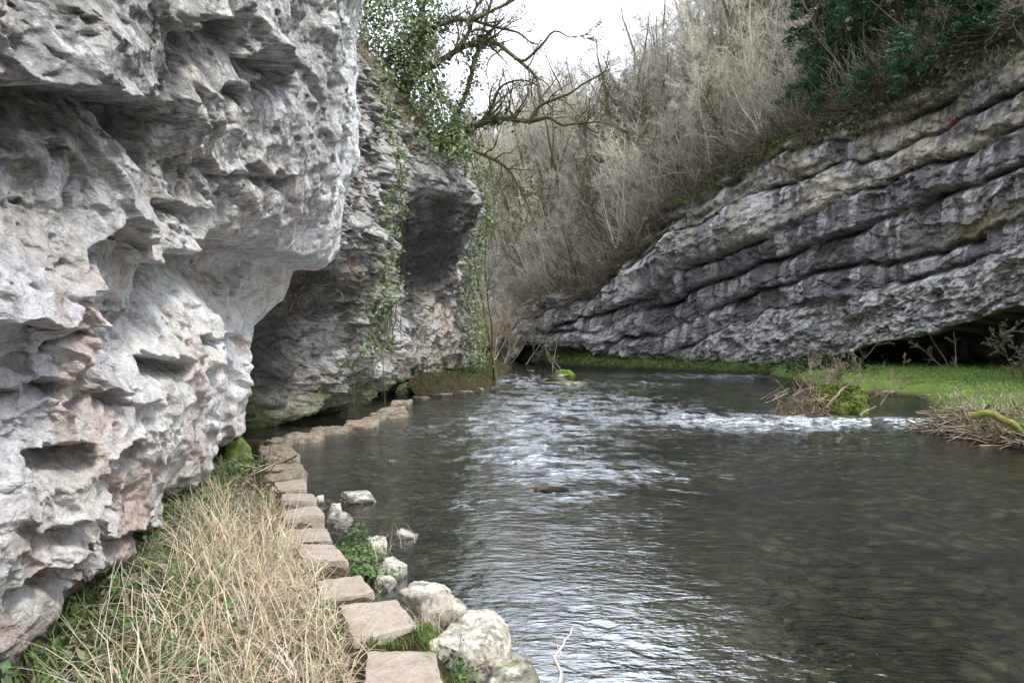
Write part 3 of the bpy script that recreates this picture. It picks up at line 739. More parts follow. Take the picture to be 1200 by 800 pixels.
def unseen_gorge_side(pts, h, seed, slope=.9, depth=45):
    """unseen side of the gorge, added past the frame to block low sky light (pts: plan polyline of its foot, river on its right hand)"""
    p = np.array(pts, float); L = np.concatenate([[0], np.cumsum(np.linalg.norm(np.diff(p, axis=0), axis=1))]); t = np.arange(0, L[-1], 1.0)
    X = np.interp(t, L, p[:,0]); Y = np.interp(t, L, p[:,1]); tx = np.gradient(X); ty = np.gradient(Y); l = np.hypot(tx, ty); nx, ny = -ty/l, tx/l
    g = np.concatenate([[0, .2, .6, 1.2], np.linspace(2, depth, 50)]); zz = np.where(g <= 1.2, g/1.2*h, h+(g-1.2)*slope)-.5
    Xg = X[:,None]+nx[:,None]*g[None]; Yg = Y[:,None]+ny[:,None]*g[None]; Zg = np.broadcast_to(zz[None], Xg.shape)+1.2*fbm(Xg*.15, Yg*.15, 0., 4, seed)*np.clip(g, 0, 1)
    Xg = Xg+.6*fbm(Xg*.4, Yg*.4, Zg*.4, 4, seed+5); 
    o = mesh_np('hill', np.stack([Xg,Yg,Zg],-1).reshape(-1,3), grid_quads(len(t), len(g), False), M['hill']); tag(o, kind='structure')
unseen_gorge_side([(-4.8,-5.5),(-5,-20),(0,-45),(10,-60)][::-1], 9, 381, .9)
unseen_gorge_side([(24.5,16),(22,4),(20,-12),(22,-30),(30,-60)], 9, 391, .9)
unseen_gorge_side([(40,-62),(10,-66),(-20,-60)], 9, 395, .8)
unseen_gorge_side([(-3.2,-6),(-7.5,6),(-11,14),(-14,30),(-20,60)], 9, 397, .8) if False else None
# ------------------------------------------------------------------ river bed, water, banks
def ground():
    x = np.concatenate([[-400,-150,-60], np.linspace(-20, 30, 240), [60,150,400]])
    y = np.concatenate([[-300,-60], np.linspace(-8, 62, 300), [90,160,500]])
    X, Y = np.meshgrid(x, y, indexing='ij')
    Z = -.42+.10*fbm(X*.6, Y*.6, 0., 4, 311)+.04*ridged(X*2.2, Y*2.2, 0., 2, 313)
    o = mesh_np('ground', np.stack([X,Y,Z],-1).reshape(-1,3), grid_quads(len(x), len(y), True), M['bed'])
    tag(o, kind='structure')
ground()
def blob(X, Y, u, v, ru, rv):
    """soft patch of the river given by its middle and reach in world metres"""
    c = PW(u, v); cx, cy = c[0], c[1]
    ax = ru*cy/F; ay = abs(PW(u, v-rv)[1]-PW(u, v+rv)[1])/2
    return np.exp(-((X-cx)/ax)**2-((Y-cy)/ay)**2)
def water():
    v = np.concatenate([np.linspace(424, 440, 30), np.arange(440.8, 830, 1.4), [840, 870, 920, 1000, 1200, 1600]])
    Y = CH*F/(v-HZ); k = np.linspace(-.62, .78, 900)
    Yg, K = np.meshgrid(Y, k, indexing='ij'); X = Yg*K
    rif = .05+0*X
    for (u, vv, ru, rv, a) in [(590,498,95,22,.6),(630,540,70,26,.4),(700,470,150,13,.65),(860,492,110,13,.7),(960,495,130,9,1.0),(620,445,90,9,.7),(620,505,170,42,.15),(700,540,120,30,.07),
                               (780,555,80,10,.3),(540,590,30,8,.4),(480,505,40,10,.25),(800,450,120,7,.4),(650,578,45,6,.35),(690,745,130,55,.13)]:
        rif = rif+a*blob(X, Yg, u, vv, ru, rv)
    rif = rif*(.30+.85*sstep(-.4, .45, fbm(X*2.2, Yg*1.7, 0., 4, 321, .7)))
    rif = np.clip(rif, .03, 1.25)
    foam = 0*X
    for (u, vv, ru, rv, a) in [(930,494,95,4.5,1.2),(1010,494,70,4,1.2),(850,492,60,4,.8),(1090,494,50,4,.8),(900,503,60,3,.5),(660,452,40,2.5,.4),(755,450,40,2,.3),(560,497,60,12,.18),(680,490,90,12,.18),(840,440,90,3,.4),(420,600,40,5,.0)]:
        foam = foam+a*blob(X, Yg, u, vv, ru, rv)
    foam = np.clip(foam*(.1+1.5*sstep(-.15, .4, fbm(X*1.8, Yg*2.5, 3., 4, 323, .65))), 0, 1)
    dist = np.clip(6/Yg, .0, 1)
    Z = rif*(.040*fbm(X*1.6, Yg*2.2, 0., 3, 325)+.030*fbm(X*4, Yg*5, 0., 2, 327))
    # small hydraulic step at the weir-like riffle
    Z = Z+.05*np.exp(-((Yg-17.6)/.5)**2)*sstep(3, 5, X)*(1-sstep(9, 11, X))
    o = mesh_np('water', np.stack([X,Yg,Z],-1).reshape(-1,3), grid_quads(len(v), len(k), False), M['water'], None, True, None, {'riffle': rif, 'foam': foam})
    tag(o, kind='structure')
water()

EY = np.array([-6, 2.0, 4.27, 4.87, 5.5, 6.3, 7.3, 8.3, 9.2, 10.9, 12.6, 14.0, 15.0]); EX = np.array([.8, .4, .02, -.15, -.55, -.95, -1.35, -1.75, -2.12, -2.6, -3.05, -3.6, -5.2])
BX = np.array([-6,-2.3,-2.3,-2.5,-3.0,-3.6,-4.1,-4.6]);
def bank_z(x, y):
    xe = np.interp(y, EY, EX); d = xe-x
    z = -.55+.60*sstep(-.25, .35, d)+.20*sstep(.75, 1.8, d)
    z = z+.03*fbm(x*2, y*2, 0., 4, 331)*sstep(0, .4, d)
    z = z+.10*sstep(.1, .4, d)*(1-sstep(10, 12, y))
    z = z-.30*sstep(10.5, 13, y)*sstep(.55, .8, d)
    return z
def near_bank():
    x = np.arange(-7, 1.4, .04); y = np.arange(-5, 16, .05)
    X, Y = np.meshgrid(x, y, indexing='ij')
    Z = bank_z(X, Y)+.015*fbm(X*9, Y*9, 0., 3, 335)
    o = mesh_np('river_bank', np.stack([X,Y,Z],-1).reshape(-1,3), grid_quads(len(x), len(y), True), M['earth']); tag(o, kind='structure')
near_bank()
# banks beyond
def poly_bank(name, edge, inner, h, seed, mat, lift=.0):
    """bank strip between the water's edge and an inner line (plan polylines), rising from the water"""
    e = np.array(edge, float); i = np.array(inner, float)
    def rs(p, n):
        L = np.concatenate([[0], np.cumsum(np.linalg.norm(np.diff(p, axis=0), axis=1))]); t = np.linspace(0, L[-1], n)
        return np.stack([np.interp(t, L, p[:,0]), np.interp(t, L, p[:,1])], -1)
    n = 220; A = rs(e, n); B = rs(i, n); g = np.linspace(-.08, 1, 70)
    XY = A[:,None,:]*(1-g)[None,:,None]+B[:,None,:]*g[None,:,None]
    wid = np.linalg.norm(B-A, axis=1)[:,None]
    dd = g[None,:]*wid+.12*fbm(XY[...,0]*1.5, XY[...,1]*1.5, 0., 3, seed+7)
    Z = -.4+.42*sstep(-.25, .02, dd)+(h-.02)*sstep(0, .6, dd)+.09*fbm(XY[...,0]*.9, XY[...,1]*.9, 0., 4, seed, .6)*sstep(0, .5, dd)+.02+lift*g[None,:]
    V = np.concatenate([XY, Z[...,None]], -1)
    o = mesh_np(name, V.reshape(-1,3), grid_quads(n, 70, True), mat); tag(o, kind='structure')
    return V
def bank_green():
    m, nt = newmat('short_turf_soil'); g = N(nt); co = g.coord()
    n = g.noise(co, .9, 8, .7); n2 = g.noise(co, 22, 6, .8)
    c = g.ramp(n, [(.35, (.07,.055,.035)), (.45, (.10,.14,.035)), (.65, (.13,.21,.04))])
    zz = g.n('ShaderNodeSeparateXYZ', {'Vector': g.n('ShaderNodeNewGeometry').outputs['Position']}).outputs[2]
    lo = g.n('ShaderNodeMapRange', {0: g.math('ADD', zz, g.math('MULTIPLY', n, .08)), 1: .08, 2: .18, 3: 1.0, 4: 0.0}).outputs[0]
    c = g.mix(lo, c, (.055,.045,.03))
    g.out(g.bsdf(g.mix(1.0, c, g.ramp(n2, [(.3,.6),(.7,1.3)]), 'MULTIPLY'), .95, g.bump(n2, .8, .05), .1)); return m
M['turf'] = bank_green()
VR = poly_bank('river_bank', [PW(900,441)[:2], PW(960,452)[:2], PW(985,461)[:2], PW(1040,463)[:2], PW(1085,466)[:2], PW(1086,478)[:2], PW(1090,495)[:2], PW(1115,510)[:2], PW(1200,527)[:2], PW(1400,565)[:2], (10.5,5.)],
               [(14.5,39.5), (17.5,37), (19,35), (20,33), (22,31), (22,27), (22,23), (22,19), (22,15), (22,10), (22,5)], .30, 341, M['turf'], .25)
VL = poly_bank('river_bank', [(-2.75,24.2), PW(520,463)[:2], PW(562,458)[:2], PW(576,447)[:2], PW(590,437.5)[:2], PW(599,431)[:2], (-1,55)],
               [(-2.95,24.3), (-2.9,25.2), (-2.8,26.5), (-2.4,29), (-2.0,32), (-1.8,35), (-3,42), (-6,55)], .18, 351, M['earth'], .28)
# ledge of mossy ground at the far cliff's foot
ft = [((x-600)*(CYs(x)-1.6)/F, CYs(x)-1.6+(1.5 if x < 650 else 0)) for x in (640, 690, 740, 800, 850, 905, 960)]
fi = [((x-600)*(CYs(x)+1.2)/F, CYs(x)+1.2) for x in (640, 690, 740, 800, 850, 905, 960)]
VF = poly_bank('river_bank', ft[::-1], fi[::-1], .30, 361, M['turf'], .2)

# ------------------------------------------------------------------ stepping stones
GS = 'stepping stones along the foot of the cliff'
ZT = .20
def st_px(q, zt=ZT):
    """corners given as photo points on the stone's top: far-left, far-right, near-right, near-left"""
    w = [PW(a, b, zt)[:2] for a, b in q]
    return [w[3]*.95+w[0]*.05, w[2]*.95+w[1]*.05, w[1], w[0]]
stones = [([(430,762),(511,756),(523,812),(425,815)], 'slab', 'pinkish square stepping stone at the bottom edge, nearest of the path'),
 ([(398,711),(466,704),(490,733),(415,754)], 'slab', 'large pinkish stepping stone with a crack, second from the bottom edge beside the biggest boulder'),
 ([(371,676),(422,673),(441,695),(376,699)], 'slab', 'pinkish stepping stone half in dry grass, third from the bottom edge'),
 ([(347,638),(392,634),(411,658),(354,658)], 'slab', 'stepping stone beside the leafy green plant, fourth from the bottom edge'),
 ([(335,619),(383,616),(391,630),(336,631)], 'slab', 'stepping stone just beyond the leafy green plant, fifth from the bottom edge'),
 ([(333,597),(372,594),(382,605),(334,608)], 'slab', 'stepping stone beside the pile of small pale rocks, sixth from the bottom edge'),
 ([(329,579),(368,575),(372,586),(329,588)], 'slab', 'stepping stone with a thick square front, seventh from the bottom edge'),
 ([(322,564),(358,561),(360,570),(322,572)], 'slab', 'smooth squared stepping stone, eighth from the bottom edge'),
 ([(309,554),(357,550),(359,557),(309,559)], 'slab_rough', 'thin rough stepping stone just beyond the squared ones'),
 ([(309,543),(354,538),(357,546),(310,548)], 'slab_rough', 'lumpy rough stepping stone between the thin one and the end of the straight row'),
 ([(308,532),(350,529),(353,536),(309,538)], 'slab_rough', 'rounded rough stepping stone near the far end of the straight row'),
 ([(303,521),(340,519),(345,526),(305,528)], 'slab_rough', 'round-ended stone at the far end of the straight row where the path turns')]
for k, (q, mt, lb) in enumerate(stones):
    r = mt == 'slab_rough'
    o = slab('stepping_stone', st_px(q), ZT+[0,.01,-.01,.005,-.015,.012,0,-.01,.01,-.02,.015,0][k], -.12, 400+k, mt, .03 if r else .009, .26 if r else .10, tilt=(.03*((k*7)%3-1), .02*((k*5)%3-1)))
    tag(o, lb, 'stepping stone', GS)
far_st = [((332,514,22),'low slab lying in the water beside the cliff, first after the path turns right'),
 ((357,508,36),'broken flat slab in the water below the dark undercut, second after the turn'),
 ((385,502,48),'long thin flat slab under the dark undercut, third after the turn'),
 ((423,494,37),'flat slab at the middle of the far causeway, fourth after the turn'),
 ((438,488.5,32),'flat slab partly behind the middle one on the far causeway, fifth after the turn'),
 ((455,482.5,38),'wide flat slab near the far end of the causeway, sixth after the turn'),
 ((459,477.5,30),'narrow slab just before the last one of the causeway, seventh after the turn'),
 ((470,469,24),'raised blocky slab at the far end of the causeway by the rock face')]
for k, ((u, v, w), lb) in enumerate(far_st):
    rng = np.random.default_rng(500+k); zt = .08+.05*rng.random(); c = PW(u, v, zt); hw = w*c[1]/F/2*rng.uniform(.8, 1.2); hd = rng.uniform(.18,.34); a = -.35+.2*rng.normal()
    cr = []
    for sx, sy in ((-1,-1),(1,-1),(1,1),(-1,1)):
        px = sx*hw*(1+.1*rng.normal()); py = sy*hd*(1+.2*rng.normal())
        cr.append(np.array([c[0]+px, c[1]+py+px*.3]))
    o = slab('stepping_stone', cr, zt, -.18, 520+k, 'slab_rough', .035, .22, tilt=(.03*rng.normal(), .03*rng.normal()))
    tag(o, lb, 'stepping stone', 'rough slabs of the causeway beneath the middle cliff')

# ------------------------------------------------------------------ boulders and rocks
GB = 'pale boulders lining the river side of the path'
def rock_px(name, u0, u1, v0, v1, z0, depth, seed, label, cat='boulder', group=None, cut=7, flat=.2, col=(.42,.39,.32), col2=(.62,.59,.51), moss=0., rz=0, **kw):
    """rock whose foot is at height z0 at photo row v1"""
    if group == GB: flat = .36
    c = PW((u0+u1)/2, v1, z0); Y = c[1]+depth*.35
    w = (u1-u0)*Y/F; zt = CH-(v0-HZ)*Y/F; h = zt-z0
    o = boulder(name, ((( u0+u1)/2-600)*Y/F, Y, z0+h*.15), (w*1.12, depth*1.15, h*1.75), seed, flat=flat, col=col, col2=col2, moss=moss, cut=cut, rz=rz, **kw)
    tag(o, label, cat, group); return o
rock_px('boulder', 420,456,622,658, .0, .40, 601, 'rounded pale boulder at the water edge behind the leafy green plant', group=GB)
rock_px('boulder', 436,481,651,680, .0, .36, 612, 'pale boulder touching the green grass, second down the river side of the path', group=GB)
rock_px('boulder', 462,529,677,733, .0, .45, 603, 'pale square-topped boulder beside the third stepping stone from the bottom edge', group=GB, flat=.3)
rock_px('boulder', 498,608,716,796, .0, .62, 614, 'biggest pale cracked boulder at the water edge near the bottom', group=GB, flat=.35, cut=9, sub=6)
rock_px('boulder', 560,632,778,850, .0, .5, 605, 'mottled dark and pale boulder cut off by the bottom edge beside the water', group=GB, moss=.1, col=(.22,.21,.16))
rock_px('boulder', 440,463,672,693, .0, .2, 631, 'small grey stone in the grass just inside the second pale boulder', group=GB)
rock_px('boulder', 516,546,703,728, .0, .3, 632, 'small pale boulder wedged between the square-topped boulder and the biggest one', group=GB)
rock_px('boulder', 592,622,766,792, -.02, .3, 633, 'low pale boulder at the water right of the biggest boulder', group=GB)
rock_px('rock', 399,442,572,592, -.03, .40, 606, 'white flat-topped rock standing alone in the water by the stepping stones', 'rock', flat=.3, col=(.42,.40,.34), col2=(.62,.59,.52), cut=9)
rock_px('rock', 383,402,589,604, .0, .22, 607, 'small pale rock topmost in the pile beside the stepping stones', 'rock', 'small pale rocks piled beside the path')
rock_px('rock', 384,412,598,615, -.02, .26, 608, 'largest of the small pale rocks piled beside the stepping stones', 'rock', 'small pale rocks piled beside the path')
rock_px('rock', 391,411,611,621, -.02, .2, 609, 'lowest small white rock of the pile, at the water line', 'rock', 'small pale rocks piled beside the path', col=(.42,.4,.36), col2=(.6,.57,.52))
rock_px('rock', 370,381,579,590, .0, .16, 610, 'tiny stone against the seventh stepping stone from the bottom edge', 'rock', 'small pale rocks piled beside the path')
rock_px('rock', 459,488,618,635, -.03, .26, 621, 'grey pointed rock in shallow water right of the pale boulders', 'rock', col=(.22,.21,.18), flat=.05, cut=9)
RW = 'rocks breaking the river surface'
for i, (a, b, c_, d, lb, cl) in enumerate([(454,466,536,543,'small pale rock in the dark water below the causeway',1),
    (573,598,514,521,'flat pinkish rock in the riffle at mid river',1),
    (604,612,497,501,'tiny pale rock in the riffle above the flat pinkish rock',1),
    (638,672,492,496,'low dark rock awash in the middle of the riffle',0),
    (722,736,469,475,'small white rock upstream at the middle of the river',1),
    (746,758,445,450,'small pale rock near the far bank under the dark cliff',1),
    (803,828,479,486,'dark rock with a pale top at the left end of the white water',0),
    (616,626,431,437,'small dark rock far upstream left of the islet with the dead shrub',0),
    (838,860,438,442,'low pale stone along the far bank, left one',1),
    (868,884,439,443,'low pale stone along the far bank, right one',1)]):
    rock_px('rock', a, b, c_, d, -.03, (b-a)*PW(a,d)[1]/F*.8, 640+i, lb, 'rock', RW, col=(.22,.20,.17) if cl else (.05,.05,.04), col2=(.42,.39,.35) if cl else (.13,.12,.11), sub=4, flat=.45)
rock_px('rock', 632,690,446,452, -.04, 1.2, 660, 'long low mossy gravel hump just in front of the dead shrub in the river', 'rock', RW, moss=.4, mosscol=(.11,.115,.045), sub=4, flat=.4)
isl = rock_px('rock', 646,672,432,443, -.05, .9, 661, 'mossy islet rock carrying the small dead shrub', 'rock', RW, moss=.6, sub=4)
# mossy boulder on the right
rock_px('boulder', 952,1012,450,487, -.05, 1.0, 671, 'big rounded boulder coated in bright green moss in the river', 'boulder', moss=.85, mosscol=(.085,.11,.018), flat=.12, cut=5, sub=5)
mb = bpy.data.objects['boulder.005'] if 'boulder.005' in bpy.data.objects else None
def moss_fuzz(o, n, size, seed, zmin=.05):
    V = np.array([v.co[:] for v in o.data.vertices]); Nn = np.array([v.normal[:] for v in o.data.vertices])
    rng = np.random.default_rng(seed); k = np.nonzero(V[:,2] > zmin)[0]; k = rng.choice(k, n)
    nz = fbm(V[k,0]*3, V[k,1]*3, V[k,2]*3, 3, seed); k = k[nz > -.25]
    q = V[k]+Nn[k]*rng.uniform(-.01, .03, (len(k),1))+rng.normal(0, .015, (len(k),3))
    W, Q, ix = leaves(q, size, Nn[k], .8, seed); mesh_np('moss', W, Q, M['moss_rand'], o, False, rcol(ix, len(k), seed, .5, 1.5, .2))
moss_fuzz(bpy.data.objects[[o.name for o in bpy.data.objects if o.get('label','').startswith('big rounded boulder coated')][0]], 5000, .05, 5)
for i, (u, v, w) in enumerate([(1002,459,18),(1022,461,26),(1046,463,22),(1068,464,20),(1086,467,22),(985,458,18)]):
    rock_px('rock', u-w/2, u+w/2, v-7, v+1, -.02, .6, 680+i, 'dark brown stone in the row along the edge of the green bank', 'rock', 'stones edging the green bank', col=(.10,.08,.06), col2=(.24,.21,.18), sub=4)
for i, (u, v, w) in enumerate([(494,467,20),(517,463,24),(543,460,22),(503,460,18),(560,457,14)]):
    rock_px('rock', u-w/2, u+w/2, v-4.5, v+1, -.02, .5, 690+i, 'flat pale stone edging the small grassy point beyond the causeway', 'rock', 'stones edging the grassy point', col=(.20,.18,.14), col2=(.34,.31,.26), sub=4, flat=.5)
for i, (u0, u1, v0, v1, lb) in enumerate([(283,303,572,590,'reddish brown stone left of the stepping stones, farthest of three'),(300,322,585,612,'tilted dark stone wedged against the sixth stepping stone'),(290,318,606,628,'brown stone half buried in dead grass left of the stepping stones')]):
    rock_px('rock', u0, u1, v0, v1, .12, .25, 700+i, lb, 'rock', 'brown stones left of the stepping stones', col=(.11,.085,.065), col2=(.26,.21,.17), sub=4)
rock_px('boulder', 246,296,500,556, .05, .8, 706, 'mossy dark boulder in the shade under the end of the near cliff', 'boulder', col=(.10,.09,.06), col2=(.2,.19,.14), moss=.45)
rock_px('rock', 462,482,446,462, .0, .7, 709, 'small mossy block at the foot of the rock face beyond the causeway', 'rock', col=(.14,.13,.09), moss=.4, sub=4)

# ------------------------------------------------------------------ bare trees on the hillside
def proto_tree(name, seed, H, stems, mat, dens=1.0, rmin=.008, r0=.09, lean=(0,0)):
    t, b = bare_tree(seed, H, stems, lean, r0, dens, rmin)
    root = empty(name)
    V, Q = tubes(t); mesh_np('trunk', V, Q, M[mat], root)
    V, Q = tubes(b); mesh_np('crown', V, Q, M[mat], root)
    return root
def dup(root):
    r = root.copy(); COL.objects.link(r)
    for ch in root.children:
        c = ch.copy(); COL.objects.link(c); c.parent = r
    return r
kinds = [dict(n='bare_tree', H=7.5, st=1, m='twig_pale', lb='pale leafless tree standing in the thicket on the far hillside'),
         dict(n='bare_tree', H=8.5, st=2, m='twig_mid', lb='grey leafless twin-stemmed tree in the thicket on the far hillside'),
         dict(n='bare_shrub', H=4.5, st=5, m='twig_pale', lb='pale leafless many-stemmed shrub in the thicket on the far hillside'),
         dict(n='bare_shrub', H=5.0, st=5, m='twig_mid', lb='grey leafless many-stemmed shrub in the thicket on the far hillside'),
         dict(n='bare_tree', H=6.5, st=1, m='twig_moss', lb='dark mossy leafless tree in the thicket on the far hillside'),
         dict(n='bare_tree', H=9.5, st=1, m='twig_mid', lb='tall grey leafless tree in the thicket on the far hillside')]
protos = []
for i, k in enumerate(kinds):
    p = proto_tree(k['n'], 800+i, k['H'], k['st'], k['m'], 1.05, .009, .15 if i in (1, 5) else .09)
    if i in (1, 5): [c for c in p.children if c.name.startswith('trunk')][0].data.materials[0] = M['twig_moss']
    protos.append([p, False])
rng = np.random.default_rng(9)
spots = []
while len(spots) < 500:
    u = rng.uniform(545, 1260); d = rng.random()**1.9*75
    if u > 1000 and (d > 22 or d < 7 or rng.random() < .55): continue
    if u > 880 and (d > 45 or rng.random() < .35): continue
    if u > 930 and d < 5: continue
    if u < 600 and d > 40 and rng.random() < .5: continue
    spots.append((u, d))
for i, (u, d) in enumerate(spots):
    near = d < 5
    k = int(rng.choice([2,3,4,0])) if near else int(rng.choice([0,0,1,1,2,3,5,4], p=[.2,.1,.15,.1,.15,.1,.1,.1]))
    x, y, z = [float(q) for q in hillpt(u, d)]
    pr = protos[k]
    if not pr[1]: o = pr[0]; pr[1] = True
    else: o = dup(pr[0])
    s = rng.uniform(.7, 1.15)*(.75 if near else 1.0)
    o.location = (x, y, z-.1); o.rotation_euler = (rng.normal(0,.10), rng.normal(0,.10)-.14, rng.uniform(0, 6.28)); o.scale = (s,s,s)
    tag(o, kinds[k]['lb'], 'shrub' if 'shrub' in kinds[k]['n'] else 'tree', 'leafless '+('shrubs' if 'shrub' in kinds[k]['n'] else 'trees')+' crowding the far hillside')

def thicket():
    rng = np.random.default_rng(19); n = 30000
    u = rng.uniform(545, 1200, n); d = rng.random(n)**1.7*70
    m = ~((u > 1000) & (d > 25)); u = u[m]; d = d[m]; n = len(u)
    x, y, z = hillpt(u, d); m = fbm(x*.35, y*.35, 0., 3, 371) > -.45; x, y, z = x[m], y[m], z[m]; n = len(x)
    az = rng.uniform(0, 2*pi, n); L = rng.uniform(.7, 2.8, n)
    pts = np.zeros((n, 6, 3)); pts[:,0] = np.stack([x, y, z-.1], -1)
    dr = np.stack([np.cos(az)*.55-.25, np.sin(az)*.55-.15, np.ones(n)], -1)
    for k in range(5):
        dr = dr+rng.normal(0, .22, (n,3)); dr /= np.linalg.norm(dr, axis=1)[:,None]
        pts[:,k+1] = pts[:,k]+dr*(L/5)[:,None]
    V, Q = tubes([(p, np.linspace(.012, .006, 6)) for p in pts])
    rc = rng.random(n)
    o = mesh_np('thicket', V, Q, M['twig_pale'], None, True, loc=V.mean(0)); tag(o, 'pale leafless brush and brambles carpeting the far hillside', 'thicket', None, 'stuff')
thicket()
def scrub():
    rng = np.random.default_rng(23); n = 15000
    u = rng.uniform(610, 1240, n); d = rng.random(n)**1.5*7-.5
    x, y, z = hillpt(u, d); L = rng.uniform(.4, 1.9, n); az = rng.uniform(0, 2*pi, n)
    pts = np.zeros((n, 6, 3)); pts[:,0] = np.stack([x, y, z-.15], -1)
    dr = np.stack([np.cos(az)*.8-.5, np.sin(az)*.8-.5, rng.uniform(.0, 1, n)], -1)
    for k in range(5):
        dr = dr+rng.normal(0, .28, (n,3)); dr[:,2] -= .05*k*(u > 820); dr /= np.linalg.norm(dr, axis=1)[:,None]
        pts[:,k+1] = pts[:,k]+dr*(L/5)[:,None]
    V, Q = tubes([(p, np.linspace(.013, .006, 6)) for p in pts])
    o = mesh_np('scrub', V, Q, M['scrub'], None, True, loc=V.mean(0)); tag(o, 'dark brown bramble scrub fringing and hanging over the top of the far cliff', 'scrub', None, 'stuff')
scrub()
# slender mossy tree on the small grassy point
def special_tree(name, base, seed, H, stems, mat, label, cat='tree', dens=.8, r0=.06, lean=(0,0), rmin=.006, spread=.35, group=None):
    t, b = bare_tree(seed, H, stems, lean, r0, dens, rmin, spread)
    root = empty(name, base); V, Q = tubes(t); mesh_np('trunk', V, Q, M[mat], root); V, Q = tubes(b); mesh_np('crown', V, Q, M[mat], root)
    tag(root, label, cat, group); return root
b = PW(583, 433, .3); special_tree('slender_tree', (b[0], 31.5, .35), 901, 7.0, 2, 'twig_moss', 'slender mossy twin-stemmed tree on the small grassy point', dens=.6, r0=.075, spread=.12)
special_tree('slender_tree', (-1.5, 34, .4), 902, 6.0, 2, 'twig_pale', 'thin pale sapling behind the mossy twin-stemmed tree', dens=.7, r0=.04, spread=.2)
special_tree('dead_shrub', (float(P(656,434,38)[0]), 38.6, .3), 903, 2.0, 3, 'twig_brown', 'small leafless dead shrub on the mossy islet in the river', 'shrub', dens=.35, r0=.04, rmin=.012, spread=.5)
# shrubs below and on the right cliff
special_tree('bare_shrub', (12.9*.97, 31.5, .5), 904, 2.6, 3, 'twig_brown', 'leafless forked shrub before the dark cave under the far cliff', 'shrub', dens=.5, r0=.04, rmin=.010, spread=.5)
special_tree('bare_shrub', (15.3, 29.5, .6), 905, 2.0, 3, 'twig_brown', 'low leafless shrub at the cave mouth between two paler shrubs', 'shrub', dens=.5, r0=.03, rmin=.010, spread=.7)
special_tree('bare_shrub', (15.3, 25.5, .6), 906, 2.6, 7, 'twig_brown', 'dense pale twiggy shrub by the right edge in front of the cave', 'shrub', dens=.9, r0=.03, rmin=.009, spread=.7)
special_tree('bare_shrub', (8.15, 21.6, .05), 907, 1.9, 6, 'twig_brown', 'tangled leafless shrub left of the moss-coated boulder', 'shrub', dens=.6, r0=.025, rmin=.008, spread=.45)
special_tree('bare_shrub', (8.9, 24.5, .25), 908, 1.5, 6, 'twig_brown', 'low brown shrub behind the moss-coated boulder', 'shrub', dens=.6, r0=.025, rmin=.008, spread=.5)

# ------------------------------------------------------------------ arching ivy-clad tree on the middle cliff
def px_line(pts, Y0, Y1, r0, r1, sub=3):
    p = np.array([P(u, v, Y0+(Y1-Y0)*i/(len(pts)-1)) for i, (u, v) in enumerate(pts)])
    t = np.linspace(0, len(p)-1, (len(p)-1)*sub+1); q = np.stack([np.interp(t, np.arange(len(p)), p[:,k]) for k in range(3)], -1)
    q[1:-1] += np.random.default_rng(len(pts)*7+int(pts[0][0])).normal(0, .025, q[1:-1].shape)
    qs = q.copy(); qs[1:-1] = (q[:-2]+2*q[1:-1]+q[2:])/4
    k = .72 if r0 > .1 else 1.0
    return qs, np.linspace(r0*k, r1*k, len(qs))
def arch_tree():
    rng = np.random.default_rng(77)
    main = [px_line([(500,185),(515,172),(531,161),(547,153),(569,142),(594,138),(619,145),(641,136),(659,147),(684,145),(700,156)], 25, 22, .17, .03),
            px_line([(455,120),(472,97),(503,81),(537,56),(562,48),(587,52),(603,69),(631,91),(631,116),(648,128)], 24.5, 22.5, .16, .03),
            px_line([(440,85),(462,62),(484,44),(509,31),(534,23),(556,23),(584,34),(606,37),(625,52)], 24.5, 23, .13, .03),
            px_line([(525,166),(534,169),(562,178),(591,194),(606,212),(618,240),(628,262)], 24.2, 22, .07, .02),
            px_line([(470,130),(490,60),(495,0),(500,-60)], 25, 25, .16, .08),
            px_line([(520,160),(548,110),(560,60),(572,10),(590,-40)], 26.5, 26, .12, .04)]
    l2 = [px_line([(603,69),(616,72),(634,53),(650,33),(668,45),(690,40)], 22.8, 22, .05, .012),
          px_line([(619,145),(631,125),(644,119),(665,112),(690,96),(716,80)], 22.5, 21.5, .06, .012),
          px_line([(537,56),(552,35),(556,10),(575,-12)], 23.7, 23.5, .07, .03),
          px_line([(569,142),(576,120),(590,98),(612,92),(630,100)], 23.8, 23, .05, .015),
          px_line([(556,23),(580,12),(600,2),(620,-12)], 23.5, 23, .05, .02),
          px_line([(660,147),(700,142),(730,152),(760,166)], 22.2, 21.5, .03, .008)]
    root = empty('ivy_clad_tree', P(500,170,25))
    tag(root, 'gnarled mossy tree arching out over the river from the cliff top', 'tree')
    V, Q = tubes(main, lambda r: 8); mesh_np('trunk', V-np.array(root.location), Q, M['bark_dark'], root)
    b1 = branchout(rng, main, 18, .26, .5, 6, .22, .01, (.4,1.2), .3, rmin=.014)+branchout(rng, l2, 7, .5, .6, 5, .22, .0, (.4,1.1), .2, rmin=.012)
    b2 = branchout(rng, b1, 5, .55, .6, 5, .22, .0, (.4,1.1), .15, rmin=.009)
    b3 = branchout(rng, b2, 3, .55, .6, 4, .22, -.01, (.4,1.0), .1, rmin=.007)
    V, Q = tubes(l2+b1+b2+b3, lambda r: 3 if r < .02 else 6); mesh_np('crown', V-np.array(root.location), Q, M['bark_dark'], root)
    # ivy on its limbs
    pts = []
    for p, r in main[:3]+main[4:]:
        n = len(p)
        for _ in range(650):
            t = rng.random()**1.5*.55; x = t*(n-1); i = int(x); f = x-i
            pts.append(p[i]*(1-f)+p[i+1]*f+rng.normal(0, .22*(1-t), 3))
    pts = np.array(pts); V, Q, ix = leaves(pts-np.array(root.location), .11, seed=3)
    mesh_np('ivy', V, Q, M['ivy'], root, False, rcol(ix, len(pts), 5))
arch_tree()

